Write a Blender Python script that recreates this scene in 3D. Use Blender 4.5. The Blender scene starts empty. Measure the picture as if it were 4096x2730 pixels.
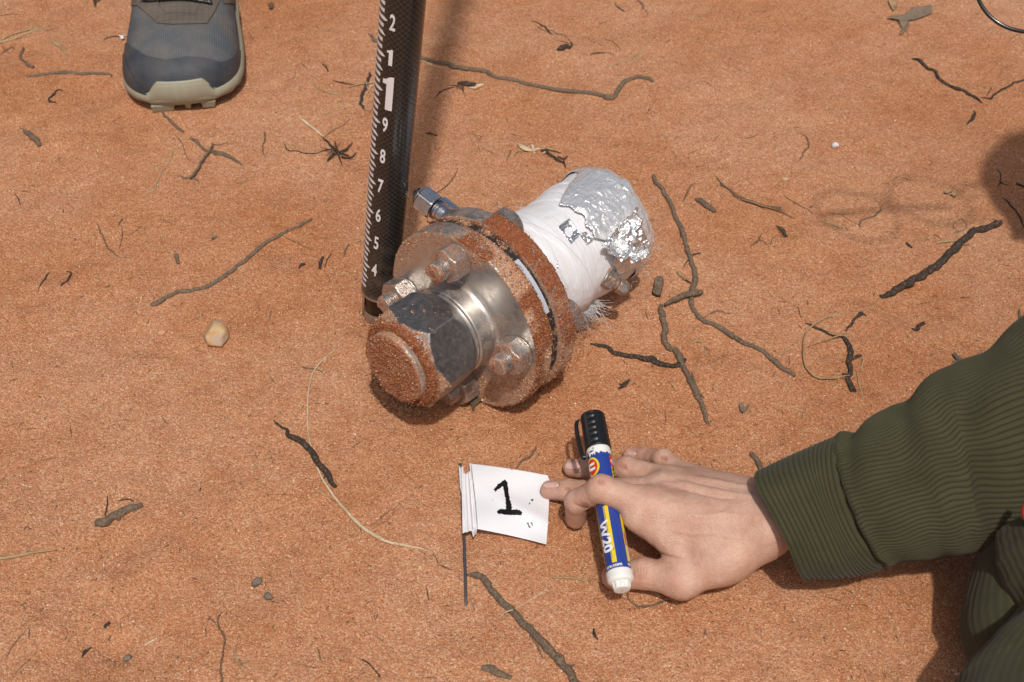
import bpy, math, random
import numpy as np
from mathutils import Vector, Matrix

random.seed(7)
SC = bpy.context.scene
COL = SC.collection

# ------------------------------------------------------------------ camera, world, sun
TH = math.radians(46.5)          # tilt of the lens away from straight down
DIST = 1.22                      # metres from lens to the sand in the middle of the picture
FPX, CX, CY = 5700.0, 2048.0, 1365.0
CAM = np.array([0.0, -DIST*math.sin(TH), DIST*math.cos(TH)])
cam = bpy.data.cameras.new('camera'); camo = bpy.data.objects.new('camera', cam); COL.objects.link(camo)
camo.location = CAM; camo.rotation_euler = (TH, 0, 0)
cam.sensor_width = 36; cam.lens = FPX/4096*36; cam.clip_start = 0.02; cam.clip_end = 500
cam.dof.use_dof = True; cam.dof.focus_distance = 1.14; cam.dof.aperture_fstop = 13
SC.camera = camo

SUN_L = Vector((0.075, -0.54, 1.0)).normalized()    # direction towards the light
world = bpy.data.worlds.new('World'); SC.world = world; world.use_nodes = True
wn = world.node_tree.nodes; wl = world.node_tree.links
sky = wn.new('ShaderNodeTexSky'); sky.sky_type = 'NISHITA'; sky.sun_disc = False
sky.sun_elevation = math.asin(SUN_L.z); sky.sun_rotation = math.atan2(SUN_L.x, SUN_L.y)
sky.air_density = 1.0; sky.dust_density = 6.0; sky.ozone_density = 0.4
wn['Background'].inputs['Strength'].default_value = 0.088
wl.new(sky.outputs[0], wn['Background'].inputs['Color'])
sun = bpy.data.lights.new('sun', 'SUN'); suno = bpy.data.objects.new('sun', sun); COL.objects.link(suno)
sun.energy = 3.3; sun.angle = math.radians(1.6); sun.color = (1.0, 0.965, 0.91)
suno.rotation_euler = SUN_L.to_track_quat('Z', 'Y').to_euler(); suno.location = (0, -1, 2)
SC.view_settings.view_transform = 'Standard'; SC.view_settings.look = 'None'
SC.view_settings.exposure = -0.34; SC.view_settings.gamma = 1.0
SC.view_settings.use_curve_mapping = False

# ------------------------------------------------------------------ measuring helpers
ct, st = math.cos(TH), math.sin(TH)
def W(px, py, h=0.0):
    """point at height h (m) seen at photograph pixel px,py"""
    dx = (np.asarray(px, float)-CX)/FPX; dy = -(np.asarray(py, float)-CY)/FPX
    y = dy*ct+st; z = dy*st-ct
    t = (h-CAM[2])/z
    return np.stack([CAM[0]+dx*t, CAM[1]+y*t, CAM[2]+z*t], -1)
def proj(p):
    r = np.asarray(p, float)-CAM
    d = r[..., 1]*st-r[..., 2]*ct
    u = r[..., 1]*ct+r[..., 2]*st
    return CX+FPX*r[..., 0]/d, CY-FPX*u/d, d
CROP = {'A': (0, 0, .57446), 'TL': (0, 0, 1.5679), 'ML': (0, 900, 1.5679), 'BL': (0, 1800, 1.6807), 'TM': (1400, 0, 1.81),
        'MR': (2500, 600, 1.4254), 'BM': (1100, 2000, 1.6807), 'TR': (2300, 0, 1.206), 'HR': (2900, 1250, 1.0594),
        'HZ': (1700, 1500, 1.4256), 'HD': (2100, 1700, 1.96), 'F': (0, 0, 1.0)}
def C(c, x, y):
    ox, oy, s = CROP[c]
    return ox+x/s, oy+y/s

_rs = np.random.RandomState(11)
_T = _rs.rand(64, 64, 64)
def vn(p, scale=1.0, off=0.0):
    """smooth 3-D value noise, 0..1"""
    q = np.asarray(p, float)*scale+off+1000.0
    i = np.floor(q).astype(int); f = q-i; f = f*f*(3-2*f)
    r = 0
    for a in (0, 1):
        for b in (0, 1):
            for c in (0, 1):
                w = (f[..., 0] if a else 1-f[..., 0])*(f[..., 1] if b else 1-f[..., 1])*(f[..., 2] if c else 1-f[..., 2])
                r = r+w*_T[(i[..., 0]+a) % 64, (i[..., 1]+b) % 64, (i[..., 2]+c) % 64]
    return r
def fbm(p, scale, octv=3, off=0.0):
    s = 0; a = 1; n = 0
    for k in range(octv):
        s = s+a*vn(p, scale*2**k, off+17.3*k); n += a; a *= .5
    return s/n
def sst(a, b, x):
    t = np.clip((x-a)/(b-a), 0, 1); return t*t*(3-2*t)

def hgt(x, y):
    x = np.asarray(x, float); y = np.asarray(y, float)
    p = np.stack([x, y, x*0], -1)
    h = .010*(fbm(p, 5, 2)-.5)+.0050*(fbm(p, 22, 2, 5)-.5)+.0026*(fbm(p, 75, 3, 9)-.5)
    for (cx, cy, r, d) in DENTS:
        q = np.hypot((x-cx), (y-cy))/r
        h = h-d*np.exp(-q*q)+.35*d*np.exp(-((q-1.5)/.4)**2)
    return h
DENTS = []
for (c, x, y, r, d) in [('TL', 560, 620, .03, .004), ('TL', 800, 770, .025, .003), ('BL', 830, 700, .02, .004), ('BL', 870, 1230, .04, .005),
                        ('BL', 480, 900, .03, .003), ('TL', 300, 1180, .05, .003), ('TL', 60, 330, .03, .004), ('MR', 1650, 850, .03, .003),
                        ('TL', 1850, 1150, .03, .003), ('BL', 800, 1330, .012, .004), ('ML', 1850, 180, .02, .003), ('BL', 1700, 700, .04, .003),
                        ('TM', 1000, 900, .04, .003), ('ML', 340, 250, .02, .003), ('F', 1505, 1262, .026, .004)]:
    q = W(*C(c, x, y)); DENTS.append((q[0], q[1], r, d))

_r = np.random.RandomState(8)
for _ in range(46):
    q = W(_r.uniform(-50, 4100), _r.uniform(0, 2730)); DENTS.append((q[0], q[1], _r.uniform(.006, .022), _r.uniform(-.0008, .0024)))

# ------------------------------------------------------------------ mesh helpers
def tag(o, label=None, cat=None, group=None, kind=None):
    if label: o['label'] = label
    if cat: o['category'] = cat
    if group: o['group'] = group
    if kind: o['kind'] = kind
    return o
def obj(name, V, F, mat, parent=None, smooth=True, attrs=None):
    V = np.asarray(V, dtype=np.float32)
    me = bpy.data.meshes.new(name)
    if isinstance(F, np.ndarray):
        n = F.shape[1]
        me.vertices.add(len(V)); me.vertices.foreach_set('co', V.ravel())
        me.loops.add(F.size); me.loops.foreach_set('vertex_index', F.astype(np.int32).ravel())
        me.polygons.add(len(F)); me.polygons.foreach_set('loop_start', np.arange(0, F.size, n, dtype=np.int32))
        me.update(calc_edges=True); me.validate()
    else:
        me.from_pydata(V.tolist(), [], F); me.update()
    if smooth: me.polygons.foreach_set('use_smooth', [True]*len(me.polygons))
    for k, a in (attrs or {}).items():
        a = np.asarray(a, dtype=np.float32)
        if a.ndim == 1:
            me.attributes.new(k, 'FLOAT', 'POINT').data.foreach_set('value', a)
        else:
            me.attributes.new(k, 'FLOAT_VECTOR', 'POINT').data.foreach_set('vector', a.ravel())
    if mat: me.materials.append(mat)
    o = bpy.data.objects.new(name, me); COL.objects.link(o)
    if parent: o.parent = parent
    return o
def empty(name, M=None):
    o = bpy.data.objects.new(name, None); COL.objects.link(o); o.empty_display_size = .02
    if M is not None: o.matrix_world = M
    return o
def gridF(nu, nv, cu=False, cv=False):
    """vertex index = u*nv+v"""
    U = np.arange(nu if cu else nu-1); Vv = np.arange(nv if cv else nv-1)
    u, v = np.meshgrid(U, Vv, indexing='ij'); u = u.ravel(); v = v.ravel(); u1 = (u+1) % nu; v1 = (v+1) % nv
    return np.stack([u*nv+v, u1*nv+v, u1*nv+v1, u*nv+v1], -1)
def merge(parts):
    Vs, Fs, n = [], [], 0
    for V, F in parts:
        Vs.append(V); Fs.append(F+n); n += len(V)
    return np.concatenate(Vs), np.concatenate(Fs)
def spline(P, n):
    """Catmull-Rom through P (k,d) -> n samples"""
    P = np.asarray(P, float)
    if len(P) == 2:
        t = np.linspace(0, 1, n)[:, None]; return P[0]*(1-t)+P[1]*t
    Q = np.vstack([2*P[0]-P[1], P, 2*P[-1]-P[-2]])
    t = np.linspace(0, len(P)-1-1e-6, n); i = t.astype(int); f = (t-i)[:, None]
    a, b, c, d = Q[i], Q[i+1], Q[i+2], Q[i+3]
    return .5*(2*b+(c-a)*f+(2*a-5*b+4*c-d)*f**2+(3*b-a-3*c+d)*f**3)
def frames(P, up=(0, 0, 1)):
    T = np.gradient(P, axis=0); T /= np.linalg.norm(T, axis=1)[:, None]+1e-12
    N = np.zeros_like(P); u = np.array(up, float)
    for i in range(len(P)):
        u = u-T[i]*np.dot(u, T[i]); u /= np.linalg.norm(u)+1e-12; N[i] = u
    return T, N, np.cross(T, N)
def tube(P, R, sides=8, rough=0.0, seed=0, flat=1.0, closed_ends=True):
    P = np.asarray(P, float); n = len(P); R = np.broadcast_to(np.asarray(R, float), (n,)).copy()
    T, N, B = frames(P)
    if closed_ends:
        P = np.vstack([P[:1]-T[:1]*R[0]*.12, P[:1]-T[:1]*R[0]*.06, P, P[-1:]+T[-1:]*R[-1]*.06, P[-1:]+T[-1:]*R[-1]*.12]); R = np.concatenate([[R[0]*.05], [R[0]*.9], R, [R[-1]*.9], [R[-1]*.05]])
        N = np.vstack([N[:1], N[:1], N, N[-1:], N[-1:]]); B = np.vstack([B[:1], B[:1], B, B[-1:], B[-1:]]); n += 4
    a = np.linspace(0, 2*np.pi, sides, endpoint=False)
    r = R[:, None]*np.ones(sides)
    if rough:
        q = P[:, None, :]+0*a[None, :, None]+np.stack([np.cos(a)*.004, np.sin(a)*.004, a*0], -1)[None]
        r = r*(1+rough*(vn(q, 260, seed)-.5)*2+rough*.6*(vn(q, 900, seed+3)-.5)*2)
    V = P[:, None]+B[:, None]*(np.cos(a)[None, :, None]*r[..., None])+N[:, None]*(np.sin(a)[None, :, None]*r[..., None]*flat)
    return V.reshape(-1, 3), gridF(n, sides, False, True)
def inpoly(x, y, poly):
    r = np.zeros(np.shape(x), bool); n = len(poly)
    for i in range(n):
        x0, y0 = poly[i]; x1, y1 = poly[(i+1) % n]
        c = ((y0 > y) != (y1 > y)) & (x < (x1-x0)*(y-y0)/((y1-y0) if y1 != y0 else 1e-9)+x0)
        r ^= c
    return r
def sub(V, F, keep):
    """keep faces flagged, drop loose vertices"""
    F = F[keep]; idx = np.unique(F); m = -np.ones(len(V), int); m[idx] = np.arange(len(idx))
    return V[idx], m[F], idx
def shell(V, F, N, t):
    """give a sheet thickness t against its normals"""
    e = np.sort(np.concatenate([F[:, [i, (i+1) % F.shape[1]]] for i in range(F.shape[1])]), axis=1)
    d = np.concatenate([F[:, [i, (i+1) % F.shape[1]]] for i in range(F.shape[1])])
    k = e[:, 0].astype(np.int64)*len(V)+e[:, 1]
    _, inv, cnt = np.unique(k, return_inverse=True, return_counts=True)
    b = d[cnt[inv] == 1]; n = len(V)
    side = np.stack([b[:, 1], b[:, 0], b[:, 0]+n, b[:, 1]+n], -1)
    V2 = np.vstack([V, V-N*t])
    if F.shape[1] == 4: F2 = np.vstack([F, F[:, ::-1]+n, side])
    return V2, F2
def vnormals(V, F):
    a = V[F[:, 1]]-V[F[:, 0]]; b = V[F[:, -1]]-V[F[:, 0]]; c = np.cross(a, b)
    N = np.zeros_like(V)
    for i in range(F.shape[1]): np.add.at(N, F[:, i], c)
    return N/(np.linalg.norm(N, axis=1)[:, None]+1e-15)
def text2d(s, size, bold=0.0, xs=1.0):
    cu = bpy.data.curves.new('lettering', 'FONT'); cu.body = s; cu.size = size; cu.offset = bold; cu.fill_mode = 'BOTH'
    cu.resolution_u = 3; cu.align_x = 'CENTER'; cu.align_y = 'CENTER'
    o = bpy.data.objects.new('lettering', cu); COL.objects.link(o)
    dg = bpy.context.evaluated_depsgraph_get(); me = bpy.data.meshes.new_from_object(o.evaluated_get(dg))
    V = np.array([v.co[:] for v in me.vertices]).reshape(-1, 3); F = [tuple(p.vertices) for p in me.polygons]
    bpy.data.objects.remove(o); bpy.data.curves.remove(cu); bpy.data.meshes.remove(me)
    c = (V.min(0)+V.max(0))/2; V = V-c; V[:, 0] *= xs
    return V, F

# ------------------------------------------------------------------ materials
class MB:
    def __init__(s, name):
        s.m = bpy.data.materials.new(name); s.m.use_nodes = True; s.t = s.m.node_tree
        s.b = s.t.nodes['Principled BSDF']; s.tc = None
    def n(s, typ, **kw):
        x = s.t.nodes.new(typ)
        for k, v in kw.items():
            if k.startswith('i_'): x.inputs[k[2:].replace('_', ' ')].default_value = v
            else: setattr(x, k, v)
        return x
    def l(s, a, b): s.t.links.new(a, b)
    def coord(s, kind='Object'):
        if s.tc is None: s.tc = s.n('ShaderNodeTexCoord')
        return s.tc.outputs[kind]
    def noise(s, scale, detail=2, rough=.5, vec=None, dist=0):
        x = s.n('ShaderNodeTexNoise'); x.inputs['Scale'].default_value = scale; x.inputs['Detail'].default_value = detail
        x.inputs['Roughness'].default_value = rough; x.inputs['Distortion'].default_value = dist
        s.l(vec or s.coord(), x.inputs['Vector']); return x.outputs['Fac']
    def voro(s, scale, vec=None, feat='F1'):
        x = s.n('ShaderNodeTexVoronoi'); x.feature = feat; x.inputs['Scale'].default_value = scale
        s.l(vec or s.coord(), x.inputs['Vector']); return x
    def ramp(s, fac, stops, interp='LINEAR'):
        x = s.n('ShaderNodeValToRGB'); x.color_ramp.interpolation = interp
        e = x.color_ramp.elements
        while len(e) < len(stops): e.new(.5)
        for i, (p, c) in enumerate(stops):
            e[i].position = p; e[i].color = (*c, 1) if hasattr(c, '__len__') else (c, c, c, 1)
        s.l(fac, x.inputs['Fac']); return x.outputs['Color']
    def mix(s, fac, a, b, mode='MIX'):
        x = s.n('ShaderNodeMix'); x.data_type = 'RGBA'; x.blend_type = mode
        for v, k in ((fac, 0), (a, 6), (b, 7)):
            if hasattr(v, 'links') or hasattr(v, 'is_linked'): s.l(v, x.inputs[k])
            elif k == 0: x.inputs[0].default_value = v
            else: x.inputs[k].default_value = (*v, 1)
        return x.outputs[2]
    def math(s, op, a, b=0.0, c=None):
        x = s.n('ShaderNodeMath'); x.operation = op
        for v, k in ((a, 0), (b, 1), (c, 2)):
            if v is None: continue
            if hasattr(v, 'is_linked'): s.l(v, x.inputs[k])
            else: x.inputs[k].default_value = v
        return x.outputs[0]
    def attr(s, name, out='Fac'):
        x = s.n('ShaderNodeAttribute'); x.attribute_name = name; return x.outputs[out]
    def bump(s, h, dist, strength=1.0, nrm=None):
        x = s.n('ShaderNodeBump'); x.inputs['Strength'].default_value = strength; x.inputs['Distance'].default_value = dist
        s.l(h, x.inputs['Height'])
        if nrm is not None: s.l(nrm, x.inputs['Normal'])
        return x.outputs['Normal']
    def set(s, **kw):
        for k, v in kw.items():
            k = {'col': 'Base Color', 'rough': 'Roughness', 'metal': 'Metallic', 'nrm': 'Normal', 'spec': 'Specular IOR Level', 'sheen': 'Sheen Weight',
                 'sss': 'Subsurface Weight', 'trans': 'Transmission Weight', 'coat': 'Coat Weight', 'alpha': 'Alpha', 'aniso': 'Anisotropic'}.get(k, k)
            i = s.b.inputs[k]
            if hasattr(v, 'is_linked'): s.l(v, i)
            elif hasattr(v, '__len__') and len(v) == 3 and i.type == 'RGBA': i.default_value = (*v, 1)
            else: i.default_value = v
        return s.m

def sandy_colour(b, dark=1.0):
    """sand grain colour network, returns colour and bump height"""
    v = b.voro(820); v2 = b.voro(1500); hue = b.noise(420, 3, .6)
    sep = b.n('ShaderNodeSeparateColor'); b.l(v.outputs['Color'], sep.inputs[0])
    sep2 = b.n('ShaderNodeSeparateColor'); b.l(v2.outputs['Color'], sep2.inputs[0])
    g = b.ramp(sep.outputs[0], [(0, (.29, .110, .047)), (.25, (.43, .184, .088)), (.6, (.57, .280, .150)), (.86, (.67, .385, .235)), (1, (.80, .62, .44))])
    g2 = b.ramp(sep2.outputs[1], [(0, (.35, .137, .060)), (.5, (.53, .252, .130)), (1, (.67, .39, .245))])
    c = b.mix(.5, g, g2)
    h = b.math('ADD', b.math('MULTIPLY', v.outputs['Distance'], -1.0), b.math('MULTIPLY', hue, .6))
    return c, h
def m_sand():
    b = MB('sand'); c, h = sandy_colour(b)
    big = b.noise(4.5, 3, .55); mid = b.noise(38, 3, .6)
    c = b.mix(b.ramp(big, [(.40, 0), (.64, 1)]), c, (.90, .80, .70), 'MULTIPLY')
    c = b.mix(b.ramp(mid, [(.45, 0), (.68, .7)]), c, (.88, .82, .76), 'MULTIPLY')
    c = b.mix(b.ramp(b.noise(11, 3, .6), [(.48, 0), (.66, .8)]), c, (.93, .86, .80), 'MULTIPLY')
    return b.set(col=c, rough=.9, spec=.18, nrm=b.bump(h, .0011, .8, b.bump(b.noise(170, 3, .6), .0022, .6)))
def m_grain():
    b = MB('sand_grains'); return b.set(col=b.attr('tint', 'Vector'), rough=.62, spec=.35)
def m_bark(name, c0, c1, c2, dust=.35):
    b = MB(name); rnd = b.n('ShaderNodeObjectInfo').outputs['Random']
    n1 = b.noise(420, 5, .7); n2 = b.noise(70, 3, .6)
    c = b.mix(b.ramp(n1, [(.36, 0), (.62, 1)]), c0, c1); c = b.mix(b.ramp(n2, [(.45, 0), (.7, 1)]), c, c2)
    c = b.mix(b.math('MULTIPLY', rnd, .3), c, c1)
    geo = b.n('ShaderNodeNewGeometry'); sp = b.n('ShaderNodeSeparateXYZ'); b.l(geo.outputs['Normal'], sp.inputs[0])
    d = b.math('MULTIPLY', b.ramp(b.noise(520, 2, .6), [(.52, 0), (.62, 1)]), dust)
    c = b.mix(d, c, (.50, .26, .14))
    c = b.mix(b.ramp(b.noise(700, 2), [(.60, 0), (.68, .7)]), c, tuple(x*.3 for x in c0))
    return b.set(col=c, rough=.92, spec=.15, nrm=b.bump(n1, .0022, .9))
def m_metal_sand(name, col=(.60, .59, .57), rough=.30, turned=True, smear=.5):
    b = MB(name); pol = b.attr('pol', 'Vector')
    a = b.attr('sand'); damp = b.attr('damp')
    gr = b.noise(900, 3, .7); vo = b.voro(1150); sp = b.n('ShaderNodeSeparateColor'); b.l(vo.outputs['Color'], sp.inputs[0])
    rnd = b.math('ADD', b.math('MULTIPLY', sp.outputs[0], .8), b.math('MULTIPLY', gr, .5))       # 0.15..1.15
    fac = b.ramp(b.math('ADD', a, b.math('MULTIPLY', b.math('SUBTRACT', rnd, .65), 1.25)), [(.46, 0), (.55, 1)])
    sc, sh = sandy_colour(b)
    sc = b.mix(damp, sc, (.52, .31, .20), 'MULTIPLY')
    brush = b.n('ShaderNodeTexNoise'); brush.inputs['Scale'].default_value = 1.0; brush.inputs['Detail'].default_value = 4
    mp = b.n('ShaderNodeMapping'); mp.inputs['Scale'].default_value = (4, 1500, 900) if turned else (500, 20, 500)
    b.l(pol, mp.inputs[0]); b.l(mp.outputs[0], brush.inputs['Vector'])
    dust = b.math('MULTIPLY', b.ramp(b.noise(90 if turned else 260, 5, .7), [(.35, 0), (.75, 1)]), smear)
    dust = b.math('MAXIMUM', dust, b.ramp(a, [(.18, 0), (.60, .60)]))
    mc = b.mix(b.math('MULTIPLY', dust, .75), col, (.40, .27, .19))
    mr = b.math('ADD', b.math('MULTIPLY', dust, .38), b.math('MULTIPLY', b.math('SUBTRACT', brush.outputs['Fac'], .5), .35))
    nb = b.bump(brush.outputs['Fac'], .00006, .45)
    b.set(col=b.mix(fac, mc, sc), metal=b.math('MULTIPLY', b.math('SUBTRACT', 1.0, fac), b.math('SUBTRACT', 1.0, b.math('MULTIPLY', dust, .8))),
          rough=b.mix(fac, b.mix(1.0, (rough,)*3, mr, 'ADD'), (.9, .9, .9)))
    hh = b.math('MULTIPLY', fac, b.math('ADD', sh, .8))
    return b.set(nrm=b.bump(hh, .0009, .9, nb))
def m_plain(name, col, rough=.5, metal=0, spec=.5, var=.12, vs=200, bumpd=0, **kw):
    b = MB(name); n = b.noise(vs, 3, .6)
    c = b.mix(b.math('MULTIPLY', n, var*2), col, tuple(x*.35 for x in col))
    b.set(col=c, rough=rough, metal=metal, spec=spec, **kw)
    if bumpd: b.set(nrm=b.bump(n, bumpd, .7))
    return b.m
M = {}
M['sand'] = m_sand(); M['grain'] = m_grain()
M['g'] = m_bark('grey_bark', (.10, .078, .056), (.22, .172, .125), (.15, .108, .074), .35)
M['k'] = m_bark('charred_bark', (.030, .025, .022), (.075, .062, .053), (.045, .036, .03), .25)
M['t'] = m_bark('dry_straw', (.38, .26, .135), (.52, .38, .22), (.26, .165, .085), .2)
M['p'] = m_bark('pale_straw', (.70, .55, .36), (.78, .64, .46), (.56, .40, .24), .08)
M['r'] = m_bark('brown_root', (.13, .078, .048), (.24, .145, .088), (.17, .10, .06), .35)
M['metal'] = m_metal_sand('turned_steel', (.56, .545, .52), .31, True, .55)
M['flat_metal'] = m_metal_sand('milled_steel', (.31, .315, .32), .38, False, .22)
M['nut'] = m_metal_sand('dull_steel', (.46, .45, .43), .34, False, .45)
M['gasket'] = m_metal_sand('black_rubber', (.012, .012, .013), .55, True, .1)
M['gasket'].node_tree.nodes['Principled BSDF'].inputs['Metallic'].default_value = 0
for l in list(M['gasket'].node_tree.links):
    if l.to_socket.name == 'Metallic': M['gasket'].node_tree.links.remove(l)
M['white_paint'] = m_plain('white_print', (.80, .80, .82), .55, var=.06)
M['black_ink'] = m_plain('black_ink', (.006, .006, .007), .35, var=.1)
M['flag'] = m_plain('white_flag_vinyl', (.82, .82, .85), .42, var=.05, vs=60, bumpd=.0004)
M['blue'] = m_plain('blue_label', (.022, .055, .30), .32, var=.12, vs=400)
M['yellow'] = m_plain('yellow_label', (.80, .60, .02), .32, var=.05)
M['red'] = m_plain('red_label', (.62, .035, .015), .34, var=.05)
M['white_plastic'] = m_plain('white_plastic', (.80, .80, .77), .35, var=.05)
M['black_plastic'] = m_plain('black_plastic', (.009, .010, .012), .38, var=.1, vs=300)
M['wire'] = m_plain('grey_wire', (.17, .165, .18), .5, metal=.7, var=.3, vs=500)

# ------------------------------------------------------------------ ground: one sheet, dense where the picture looks
def axis(lo, hi, step, far):
    c = np.arange(lo, hi+step/2, step); out = [c]; g = step; a = []; p = hi
    while p < far:
        g *= 1.22; p += g; a.append(p)
    b = []; p = lo; g = step
    while p > -far:
        g *= 1.22; p -= g; b.append(p)
    return np.concatenate([b[::-1], c, a])
gx = axis(-.60, .60, .0024, 60); gy = axis(-.33, .60, .0024, 60)
X, Y = np.meshgrid(gx, gy, indexing='ij'); X = X.ravel(); Y = Y.ravel()
Z = hgt(X, Y)
inner = (abs(X) < .7) & (abs(Y) < .75)
pp = np.stack([X, Y, X*0], -1)
Z = Z+inner*(.0009*(fbm(pp, 240, 2, 3)-.5))
g = obj('ground', np.stack([X, Y, Z], -1), gridF(len(gx), len(gy)), M['sand'])
tag(g, 'red orange sand ground covering the whole scene', kind='structure')

# coarse loose grains lying on the sand
def grain_cloud(P, S, tint, seed=1, N=None):
    rs = np.random.RandomState(seed); n = len(P)
    base = np.array([[1, 0, 0], [-1, 0, 0], [0, 1, 0], [0, -1, 0], [0, 0, 1], [0, 0, -1]], float)
    tri = np.array([[0, 2, 4], [2, 1, 4], [1, 3, 4], [3, 0, 4], [2, 0, 5], [1, 2, 5], [3, 1, 5], [0, 3, 5]])
    q = rs.randn(n, 4); q /= np.linalg.norm(q, axis=1)[:, None]; w, x, y, z = q.T
    R = np.stack([1-2*(y*y+z*z), 2*(x*y-z*w), 2*(x*z+y*w), 2*(x*y+z*w), 1-2*(x*x+z*z), 2*(y*z-x*w), 2*(x*z-y*w), 2*(y*z+x*w), 1-2*(x*x+y*y)], -1).reshape(n, 3, 3)
    b = base[None]*(rs.uniform(.65, 1.25, (n, 6, 1)))*S[:, None, None]
    V = np.einsum('nij,nkj->nki', R, b)+P[:, None]
    F = (tri[None]+6*np.arange(n)[:, None, None]).reshape(-1, 3)
    return V.reshape(-1, 3), F, np.repeat(tint, 6, axis=0)
PAL = np.array([[.58, .295, .15], [.47, .20, .09], [.67, .41, .24], [.36, .135, .058], [.78, .60, .43], [.64, .35, .17], [.52, .265, .14], [.22, .105, .06]])
PW = np.array([.22, .15, .20, .10, .11, .12, .08, .02])
def tints(n, rs): return PAL[rs.choice(8, n, p=PW/PW.sum())]*rs.uniform(.8, 1.15, (n, 1))
rs = np.random.RandomState(4)
N = 120000
px = rs.uniform(-120, 4216, N); py = rs.uniform(-100, 2850, N)
q = W(px, py, 0); S = np.abs(rs.normal(0, .00016, N))+.00034
big = rs.rand(N) < .02; S[big] = rs.uniform(.0007, .00125, big.sum())
z = hgt(q[:, 0], q[:, 1]); P = np.stack([q[:, 0], q[:, 1], z+S*.25], -1)
V, F, Tn = grain_cloud(P, S, tints(N, rs), 5)
o = obj('sand_grains', V, F, M['grain'], smooth=False, attrs={'tint': Tn}); tag(o, 'coarse loose grains strewn over the red sand', 'sand', kind='stuff')
N = 2600
px = rs.uniform(-100, 4200, N); py = rs.uniform(-60, 2850, N); q = W(px, py, 0)
L = rs.uniform(.0012, .005, N); an = rs.uniform(0, 6.28, N)
z = hgt(q[:, 0], q[:, 1])+.0004
parts = []
for i in range(N):
    d = np.array([math.cos(an[i]), math.sin(an[i]), 0])*L[i]*(1+2*(rs.rand() < .12)); s = np.array([-d[1], d[0], 0])/(np.linalg.norm(d))*rs.uniform(.00012, .00035)
    c = np.array([q[i, 0], q[i, 1], z[i]])
    up = np.array([0, 0, .0004])
    parts.append((np.array([c-d*.5-s, c-d*.5+s, c+s*1.2+up, c-s*1.2+up, c+d*.5+s*.3, c+d*.5-s*.3]), np.array([[0, 1, 2, 3], [3, 2, 4, 5]])))
V, F = merge(parts)
tt = np.array([[.12, .08, .055], [.30, .18, .10], [.05, .04, .035], [.5, .38, .24]])[rs.choice(4, N, p=[.4, .3, .2, .1])]
o = obj('plant_crumbs', V, F, M['grain'], smooth=False, attrs={'tint': np.repeat(tt, 6, 0)}); tag(o, 'tiny dark crumbs of dry plant matter on the sand', 'plant litter', kind='stuff')

# ------------------------------------------------------------------ sticks, roots and straws
def strand(c, pts, r, n=None, seed=0, rough=.16, lift=0.0, sides=8, wob=.0006, flat=1.0, mixr=True):
    P2 = np.array([C(c, x, y) for x, y in pts]); r = np.atleast_1d(np.array(r, float))*.00064
    q = W(P2[:, 0], P2[:, 1], float(r.mean())*.8+lift)
    Ltot = np.linalg.norm(np.diff(q, axis=0), axis=1).sum()
    n = n or int(np.clip(Ltot/.0014, 6, 240))
    S = spline(q[:, :2], n)
    R = np.interp(np.linspace(0, 1, n), np.linspace(0, 1, len(r)), r)
    te = np.linspace(0, Ltot, n); R = R*(.62+.38*np.clip(te/.006, 0, 1))*(.62+.38*np.clip((Ltot-te)/.009, 0, 1)) if Ltot > .02 else R
    if R.mean() > .0011 and flat == 1.0:
        rk = np.random.RandomState(seed+77)
        for _ in range(max(1, int(Ltot/.022))):
            R = R*(1+rk.uniform(.05, .28)*np.exp(-((np.linspace(0, 1, n)-rk.rand())*Ltot/rk.uniform(.0015, .003))**2))
        R = R*(1+.10*(vn(np.c_[S, np.full(n, seed*.11)], 110, 5)-.5)*2)
    jit = np.stack([vn(np.c_[S*1.0, np.full(n, seed*.37)], 160, 3)-.5, vn(np.c_[S, np.full(n, seed*.37)], 160, 41)-.5], -1)*wob*2.2
    S = S+jit
    z = hgt(S[:, 0], S[:, 1])+R*.42*flat+lift
    k = max(1, n//12)
    zz = np.convolve(np.pad(z, k, mode='edge'), np.ones(2*k+1)/(2*k+1), 'valid'); z = np.maximum(z, zz)
    return tube(np.c_[S, z], R, sides, rough, seed, flat)
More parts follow.
